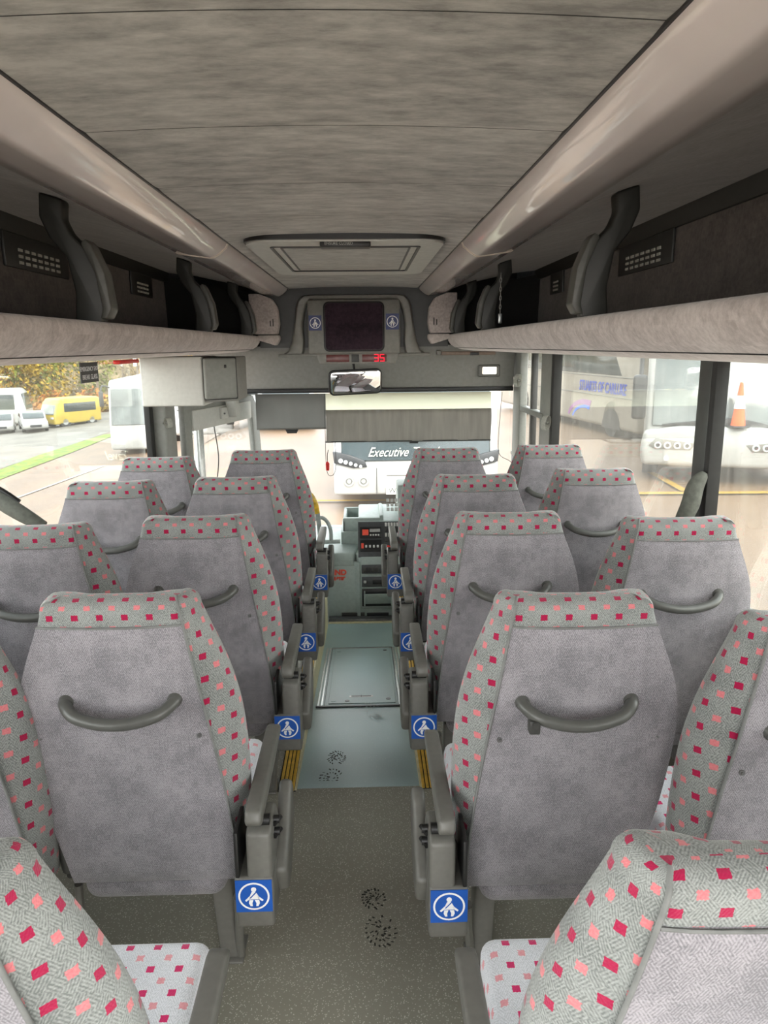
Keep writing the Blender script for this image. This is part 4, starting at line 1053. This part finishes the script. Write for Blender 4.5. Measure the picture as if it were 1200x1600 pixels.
o = strip('road', [(-60, 20), (-60, 75)], [(-17.75, 20), (-17.6, 75)], M['road'], None, None, .015); o['kind'] = 'structure'
strip('parking_line', [(-13, 23), (-12.9, 26), (-12.6, 28.5), (-12.0, 34)], [(-12.88, 23), (-12.78, 26), (-12.48, 28.5), (-11.88, 34)], M['paint_w'], 'thin white line painted on the yard outside the left windows', 'road marking')
strip('parking_line', [(3, 12.35), (14, 11.9)], [(3, 12.15), (14, 11.7)], M['paint_y'], 'long yellow line painted across the yard outside the right windows', 'road marking')
strip('parking_line', [(5.6, 14.3), (5.45, 12.3)], [(5.75, 14.3), (5.6, 12.3)], M['paint_y'], 'short slanting yellow line meeting the long one outside right', 'road marking', .035)
strip('parking_line', [(-2.0, 12.05), (3.0, 11.85)], [(-2, 11.95), (3.0, 11.75)], M['paint_y'], 'thin yellow line on the ground before the coach ahead', 'road marking')

def wheels(t, pts, r=.48, w=.28):
    for x, y in pts:
        b = NB(); cyl(b, (x-w/2, y, r), (x+w/2, y, r), r, n=24); wh = finish('wheel', b, M['tyre'], t)
        b = NB(); cyl(b, (x-w/2-.01, y, r), (x+w/2+.01, y, r), r*.5, n=16); finish('hub', b, M['alu'], wh)
def coach(name, loc, rz, label, L=11, W=2.5, Hh=3.4, body='vwhite', wbase=1.1, glassm='vglass', cat='coach', dark_front=True, group=None, gz0=1.25, lamps=True, side_top=None, mirrors=True, front_lean=.35):
    """front faces local -Y, front bumper at y=0"""
    t = empty(name, loc, rz, label, cat, group)
    b = NB(); prism(b, [(0, .30), (-.02, .75), (.03, wbase), (front_lean, Hh-.35), (front_lean+.35, Hh), (L-.2, Hh), (L, Hh-.3), (L, .35)], 'x', -W/2, W/2, .13, 3); finish('body', b, M[body], t)
    b = NB(); prism(b, [(-.015, wbase), (front_lean-.02, Hh-.42), (front_lean+.06, Hh-.42), (.07, wbase)], 'x', -W/2+.12, W/2-.12, .02, 1); finish('windscreen', b, M[glassm], t)
    for s_ in (-1, 1):
        b = NB(); x = s_*(W/2+.004); box(b, (min(x, x-s_*.02), .9, gz0), (max(x, x-s_*.02), L-.5, side_top or Hh-.65), .05); finish('side_window', b, M['vglass'], t)
    if lamps:
        for s_ in (-1, 1):
            b = NB(); box(b, (s_*(W/2-.35)-.2, -.045, .72), (s_*(W/2-.35)+.2, .05, .90), .03); finish('headlight', b, M['hl'], t)
    wa, wb_ = (2.3, L-3) if L > 7 else (.95, L-.95)
    wheels(t, [(-W/2+.15, wa), (W/2-.15, wa), (-W/2+.15, wb_), (W/2-.15, wb_)])
    if mirrors:
        for s_ in (-1, 1):
            b = NB(); tube(b, [(s_*(W/2-.1), .3, Hh-.35), (s_*(W/2+.15), -.1, Hh-.25), (s_*(W/2+.2), -.3, Hh-.5)], .035, 8); box(b, (s_*(W/2+.2)-.1, -.36, Hh-1.25), (s_*(W/2+.2)+.1, -.22, Hh-.5), .04); finish('mirror', b, M['vdark'], t)
    return t
# coach ahead
t = coach('coach', (.83, 11.1, -.87), 0, 'white coach parked nose-on ahead with cream script across its dark windscreen base', wbase=.82, dark_front=True, lamps=False, glassm='vband', mirrors=False, Hh=3.3)
b = NB(); text_mesh(b, 'Executive Travel', .20, Matrix.Translation((-.21, .01, .955)) @ Matrix.Rotation(math.atan(-.13), 4, 'X') @ FACE_BACK, .004, shear=.5, sx=.78, bold=-.001); 
for v in b.verts: v.co.y -= .035
finish('script_lettering', b, M['textgold'], t, smooth=False)
b = NB(); prism(b, [(-.75, 1.22), (.75, 1.22), (.55, 1.19), (.05, 1.12), (-.2, 1.15)], 'y', -.02, .04); f_ = finish('white_chevron', b, M['vwhite'], t)
for s_ in (-1, 1):
    b = NB(); prism(b, [(s_*1.26, .98), (s_*1.24, .80), (s_*.95, .72), (s_*.74, .74), (s_*.78, .84), (s_*1.0, .92)], 'y', -.05, .05, .012); hl = finish('headlight', b, M['vdark'], t)
    for k in range(5):
        b = NB(); cyl(b, (s_*(1.14-k*.075), -.06, .84-k*.022), (s_*(1.14-k*.075), -.045, .84-k*.022), .035-.003*k, n=12); finish('lamp', b, M['hl'], hl)
    for x in (1.02, .80):
        b = NB(); ring_annulus(b, (s_*x, -.022, .52), .05, .075, .02, 20); cyl(b, (s_*x, -.03, .52), (s_*x, -.0, .52), .035, n=12); finish('fog_lamp', b, M['alu'], t)
M['plate_w'] = plain('plate_white', (.62, .62, .56), .4, noise=0)
b = NB(); box(b, (-.46, -.035, .31), (.06, -.02, .43), .004); pl = finish('number_plate', b, M['plate_w'], t)
b = NB(); text_mesh(b, 'WSV 236', .115, Matrix.Translation((-.20, -.037, .368)) @ FACE_BACK, .001); finish('characters', b, M['vdark'], pl, smooth=False)
b = NB()
for x in (-.60, .60): box(b, (x-.004, -.025, .32), (x+.004, .0, .72))
box(b, (-.45, -.024, .60), (.55, -.0, .606)); finish('panel_gap', b, M['grey_dark'], t)

# coach with lettering on the right: side faces us
A0 = Vector((6.98, 18.9)); A1 = Vector((6.40, 23.5)); dA = (A1-A0).normalized(); rzA = math.atan2(dA.y, dA.x)
# local frame: +x runs forwards along the side towards A1, side plane at y=0 facing left
t = empty('coach', (A0.x-dA.x*.2, A0.y-dA.y*.2, -.85), rzA, 'cream coach seen side-on outside right with blue STUARTS OF CARLUKE lettering', 'coach')
b = NB(); box(b, (0, -2.5, .22), (11.5, 0, 3.5), .12, 3); finish('body', b, M['vcream'], t)
b = NB(); prism(b, [(1.0, 1.66), (10.9, 1.66), (10.9, 2.9), (2.0, 2.9)], 'y', -.02, .006, .004); finish('side_window', b, M['vglass'], t)
b = NB(); box(b, (.3, -.01, 1.06), (11.2, .012, 1.10), .004); box(b, (.3, -.01, 1.60), (11.2, .010, 1.63), .003); finish('side_moulding', b, M['grey'], t)
b = NB(); text_mesh(b, 'STUARTS OF CARLUKE', .42, Matrix.Translation((2.2, .014, 1.29)) @ Matrix.Rotation(PI, 4, 'Z') @ FACE_BACK, .004, bold=.005, sx=.70, shear=.1)
finish('company_lettering', b, M['textblue'], t, smooth=False)
for nm_, mt_, r0, r1 in (('purple_swoosh', 'purple', .62, .86), ('blue_swoosh', 'lblue', .50, .64)):
    b = NB(); n = 14
    P = []
    for k in range(n+1):
        a = PI*(.06+.52*k/n); w = .3+.7*(k/n)
        rr = (r1-r0)*w
        P.append(((4.35-math.cos(PI-a)*r1*1.6*1-1.2, -.06+.32+math.sin(a)*r1*.75), (4.35-math.cos(PI-a)*(r1-rr)*1.6-1.2, -.06+.32+math.sin(a)*(r1-rr)*.75)))
    pts = [p[0] for p in P]+[p[1] for p in P[::-1]]
    prism(b, pts, 'y', .0, .008); finish(nm_, b, M[mt_], t)
b = NB(); prism(b, [(1.5+.55*math.cos(a*PI/10), .22+.55*math.sin(a*PI/10)) for a in range(11)], 'y', -.2, .01); finish('wheel_arch', b, M['vdark'], t)
b = NB(); cyl(b, (1.5, -.3, .48), (1.5, .0, .48), .48, n=24); finish('wheel', b, M['tyre'], t)
b = NB(); cyl(b, (8.6, -.3, .48), (8.6, .0, .48), .48, n=24); finish('wheel', b, M['tyre'], t)

# nose of another coach on the right
t = coach('coach', (6.45, 13.1, -.85), -.36, 'white coach with four round headlights facing us outside the right window', wbase=1.02, lamps=False, W=2.6, Hh=3.4, L=4.9, glassm='vglass_l', mirrors=False, front_lean=.7)
b = NB(); prism(b, [(-1.32, .32), (1.32, .32), (1.36, .60), (1.30, .95), (.7, 1.04), (-.7, 1.04), (-1.30, .95), (-1.36, .60)], 'y', -.22, .2, .09, 3); finish('bumper', b, M['vwhite'], t, ang=60)
for s_ in (-1, 1):
    b = NB(); prism(b, [(s_*.40, .74), (s_*1.1, .82), (s_*1.22, .68), (s_*1.1, .62), (s_*.50, .62)], 'y', -.232, -.18, .01); hp = finish('headlight_panel', b, M['grey'], t)
    for k in range(4):
        b = NB(); cyl(b, (s_*(.56+k*.165), -.26, .70), (s_*(.56+k*.165), -.22, .70), .062, n=16); finish('headlight', b, M['hl'], hp)
        b = NB(); cyl(b, (s_*(.56+k*.165), -.268, .70), (s_*(.56+k*.165), -.258, .70), .035, n=12); finish('bulb', b, M['vdark'], hp)
    b = NB(); cyl(b, (s_*.9, -.24, .46), (s_*.9, -.21, .46), .045, n=16); finish('fog_lamp', b, M['hl'], t)
b = NB(); box(b, (-1.55, -.25, 1.15), (-1.30, -.05, 1.95), .06, 3); tube(b, [(-1.42, -.1, 1.9), (-1.38, .2, 2.6), (-1.1, .6, 3.0)], .04, 8); finish('mirror', b, M['vdark'], t)
b = NB(); prism(b, [(-1.0, 1.06), (.2, 1.20), (.9, 1.06), (.9, 1.02), (-1.0, 1.02)], 'y', -.06, .1, .01); finish('wiper_cowl', b, M['vdark'], t)
# cone
t = empty('traffic_cone', (6.62, 12.86, .19), label='orange and white traffic cone standing at a coach windscreen, right window', cat='traffic cone')
M['conew'] = plain('cone_white', (.7, .7, .68), .5)
S3 = .80
b = NB(); cyl(b, (0, 0, .04), (0, 0, .98*S3), .12, .025, 20); finish('cone_body', b, M['orange'], t)
b = NB(); cyl(b, (0, 0, .42*S3), (0, 0, .70*S3), .093, .062, 20); finish('white_band', b, M['conew'], t)
b = NB(); box(b, (-.15, -.15, 0), (.15, .15, .04), .02); finish('base', b, M['vdark'], t)

# left side vehicles
coach('coach', (-11.35, 37.5, gz(-12.3, 38)), .12, 'white coach facing us beyond the left window beside the pillar', wbase=1.55, Hh=3.75, glassm='vglass_l', W=2.7)
t = coach('minibus', (-25.3, 60.0, gz(-25.3, 60)), -.62, 'yellow minibus parked across the road under the trees', L=4.3, W=2.1, Hh=2.35, body='vyellow', wbase=1.1, gz0=1.25, side_top=1.95, cat='minibus', glassm='vglass_l', mirrors=False)
coach('coach', (-29.9, 67.5, gz(-32, 67)), 1.75, 'long white coach with dark windows at the far left edge', L=10, W=2.5, Hh=3.3, wbase=1.5, gz0=1.5, side_top=2.8, mirrors=False)
def car(loc, rz, lab, group=None):
    t = empty('car', loc, rz, lab, 'car', group)
    b = NB(); prism(b, [(0, .35), (-.02, .65), (.15, .82), (1.1, .98), (1.8, 1.42), (3.2, 1.45), (4.0, 1.0), (4.3, .9), (4.35, .4), (4.2, .28), (.2, .25)], 'x', -.88, .88, .10, 3); finish('body', b, M['vwhite'], t)
    b = NB(); prism(b, [(1.12, 1.02), (1.78, 1.38), (1.70, 1.42), (1.02, 1.02)], 'x', -.74, .74, .01); finish('windscreen', b, M['vglass'], t)
    for s_ in (-1, 1):
        b = NB(); x = s_*.885; prism(b, [(1.4, 1.02), (1.9, 1.34), (3.1, 1.36), (3.6, 1.05)], 'x', min(x, x-s_*.02), max(x, x-s_*.02)); finish('side_window', b, M['vglass'], t)
        b = NB(); box(b, (s_*.68-.15, -.03, .62), (s_*.68+.15, .1, .76), .03); finish('headlight', b, M['hl'], t)
    b = NB(); box(b, (-.4, -.03, .42), (.4, .05, .60), .02); finish('grille', b, M['vdark'], t)
    wheels(t, [(-.8, .85), (.8, .85), (-.8, 3.5), (.8, 3.5)], .32, .2)
car((-24.7, 56.5, gz(-24.7, 56.5)), .5, 'white hatchback parked left of the yellow minibus')
car((-27.8, 57.5, gz(-27.8, 57.5)), .4, 'white car cut off by the left edge beside the hatchback')
car((-2.3, 22.5, -.85), .1, 'white car parked far ahead seen under the left blind')
car((-3.7, 24.5, gz(-3.7, 24.5)), 0, 'white car standing further left behind the entrance door glass')
coach('van', (-5.75, 27, gz(-5.75, 27)), .2, 'white van seen through the entrance door glass', L=6, W=2.1, Hh=2.6, wbase=1.2, gz0=1.35, side_top=2.2, cat='van', mirrors=False)
# yellow road sign at far left
t = empty('road_sign', (-15.9, 31.5, gz(-15.9, 31.5)), label='small yellow sign board on a post at the far left', cat='sign')
b = NB(); cyl(b, (0, 0, 0), (0, 0, 1.75), .05, n=8); finish('post', b, M['alu'], t)
b = NB(); box(b, (-.5, -.05, 1.3), (.42, -.02, 1.75), .02); finish('board', b, M['vyellow'], t)

# trees
def tree(x, y, h, w, leaf, lab, dens=900, lo=.12, bare=False, cs=.34):
    t = empty('tree', (x, y, gz(x, y)), random.random()*6, lab, 'tree', 'trees beyond the left windows')
    b = NB(); tube(b, [(0, 0, -.2), (.1, 0, h*.3), (-.05, .1, h*.65), (0, 0, h)], .15, 7, 3, radii=lambda q: .16*(1-q*.8))
    for k in range(16 if bare else 9):
        a = random.random()*6.28; z0 = h*(.25+.6*random.random()); l = w*(.4+.5*random.random())
        tube(b, [(0, 0, z0), (l*.5*math.cos(a), l*.5*math.sin(a), z0+h*.08), (l*math.cos(a), l*math.sin(a), z0+h*.2)], .05, 4, 2, radii=lambda q: .06*(1-q*.85))
    finish('trunk', b, M['bark'], t)
    b = NB()
    clumps = [(random.gauss(0, .5)*w, random.gauss(0, .5)*w, h*(lo+(1.02-lo)*random.random())) for _ in range(26)]
    for k in range(dens):
        c = random.choice(clumps); p = Vector(c)+Vector((random.gauss(0, .3)*w*.6, random.gauss(0, .3)*w*.6, random.gauss(0, .07)*h))
        n = Vector((random.gauss(0, 1), random.gauss(0, 1), random.gauss(0, 1))).normalized(); a = n.orthogonal().normalized(); d = n.cross(a); s_ = cs*(.5+random.random()*.7)
        b.faces.new([b.verts.new(p+a*s_*q[0]+d*s_*q[1]) for q in ((-1, 0), (0, -.6), (1, 0), (0, .6))])
    finish('foliage', b, M[leaf], t, smooth=False, recalc=False)
TR = [(-46, 84, 13, 3.6, 'leaf_y', 'yellow autumn tree'), (-42, 86, 14, 3.6, 'leaf_o', 'orange autumn tree'), (-39, 83, 12, 3.4, 'leaf_y', 'golden autumn tree'), (-36, 85, 13, 3.6, 'leaf_g', 'green leaved tree'),
      (-33.5, 82, 13, 3.2, 'leaf_y', 'yellow leaved tree'), (-31, 84, 14, 3.2, 'leaf_g', 'yellow green tree'), (-28.5, 81, 13, 3.0, 'leaf_b', 'bare brown tree'), (-26.5, 84, 14, 2.8, 'leaf_b', 'bare twiggy tree'),
      (-24, 81, 13, 2.8, 'leaf_b', 'thin leafless tree'), (-21.5, 84, 14, 2.8, 'leaf_y', 'sparse ochre tree'), (-19, 82, 13, 2.6, 'leaf_b', 'tall bare tree'), (-50, 88, 14, 3.8, 'leaf_g', 'olive green tree'), (-54, 90, 13, 4, 'leaf_y', 'pale yellow tree')]
pos = ['far left of the wood', 'left part of the wood', 'above the long white coach', 'above the parked cars', 'behind the left car', 'left of the yellow minibus', 'above the yellow minibus', 'right of the yellow minibus', 'below the black exit sticker', 'left of the white coach front', 'behind the white coach front', 'at the wood edge outside the left frame', 'furthest left behind the others']
for k, (x, y, h, w, lf, nm_) in enumerate(TR):
    tree(x, y, h, w, lf, '%s in the wood, %s' % (nm_, pos[k]), 700 if lf == 'leaf_b' else 2400, bare=lf == 'leaf_b', cs=.13 if lf == 'leaf_b' else .25)
for k, (x, y) in enumerate([(-36, 79), (-32, 78), (-28, 77.5), (-24.5, 77), (-21, 77)]):
    t = empty('bush', (x, y, gz(x, y)), label='orange brown bush at the foot of the wood, %s from the left' % ['first', 'second', 'third', 'fourth', 'fifth'][k], cat='bush', group='bushes under the trees')
    b = NB()
    for q in range(900):
        a = random.random()*6.28; r = 2.4*random.random()**.5; p = Vector((r*math.cos(a), r*.6*math.sin(a), random.random()*2.6*(1-(r/2.6)**2)))
        n = Vector((random.gauss(0, 1), random.gauss(0, 1), random.gauss(0, 1))).normalized(); a_ = n.orthogonal().normalized(); d = n.cross(a_); s_ = .22
        b.faces.new([b.verts.new(p+a_*s_*w_[0]+d*s_*w_[1]) for w_ in ((-1, 0), (0, -.6), (1, 0), (0, .6))])
    finish('foliage', b, M['leaf_o' if k < 3 else 'leaf_y'], t, smooth=False, recalc=False)
# distant wood bank closing the horizon on the left
b = NB(); rr = random.Random(3); n = 60; prev = None
for k in range(n+1):
    x = -95+130*k/n
    row = [b.verts.new((x, 98+2*math.sin(k*.7)+j*.6+rr.random(), -7+(6.5+2.2*rr.random()+1.5*math.sin(k*.5))*j/3*1.5)) for j in range(4)]
    if prev:
        for i in range(3): b.faces.new((prev[i], prev[i+1], row[i+1], row[i]))
    prev = row
o = finish('wooded_bank', b, M['leaf_b']); o['kind'] = 'structure'

# ------------------------------------------------------------------ light and camera
w = bpy.data.worlds.new('overcast'); bpy.context.scene.world = w; w.use_nodes = True; nt = w.node_tree
bg = nt.nodes['Background']
tc = nd(nt, 'ShaderNodeTexCoord'); sp = nd(nt, 'ShaderNodeSeparateXYZ'); lk(nt, tc.outputs['Generated'], sp.inputs[0])
mr = nd(nt, 'ShaderNodeMapRange'); mr.inputs[1].default_value = 0; mr.inputs[2].default_value = .8; lk(nt, sp.outputs[2], mr.inputs[0])
lk(nt, mixc(nt, mr.outputs[0], (1.0, .98, .94), (.86, .93, 1.0)), bg.inputs[0]); bg.inputs[1].default_value = 2.4
sun = bpy.data.lights.new('sun', 'SUN'); sun.energy = 1.5; sun.angle = math.radians(25); sun.color = (1, .95, .86)
so = bpy.data.objects.new('sun', sun); C.objects.link(so); so.rotation_euler = (math.radians(48), 0, math.radians(15))
# no saloon lamps added; the header's warm pool is left out
cam = bpy.data.cameras.new('camera'); co = bpy.data.objects.new('camera', cam); C.objects.link(co)
R_ = Vector((0.9995923, 0.01499501, -0.0242978)); F_ = Vector((-0.02699715, 0.21935188, -0.97527222)); U_ = Vector((-0.00929445, 0.97553057, 0.21966728))
# rows of the rotation: world axes expressed in camera axes
rot = Matrix((R_, F_, U_))
co.matrix_world = Matrix.Translation((.06, 0, 1.66)) @ rot.to_4x4()
cam.sensor_fit = 'VERTICAL'; cam.sensor_height = 36; cam.lens = 36*1156/1600; cam.clip_start = .02; cam.clip_end = 400
sc = bpy.context.scene; sc.camera = co
sc.view_settings.view_transform = 'Standard'; sc.view_settings.look = 'None'; sc.view_settings.gamma = 1; sc.view_settings.use_curve_mapping = False
sc.view_settings.exposure = 1.5
sc.cycles.max_bounces = 10; sc.cycles.diffuse_bounces = 6; sc.cycles.transparent_max_bounces = 16
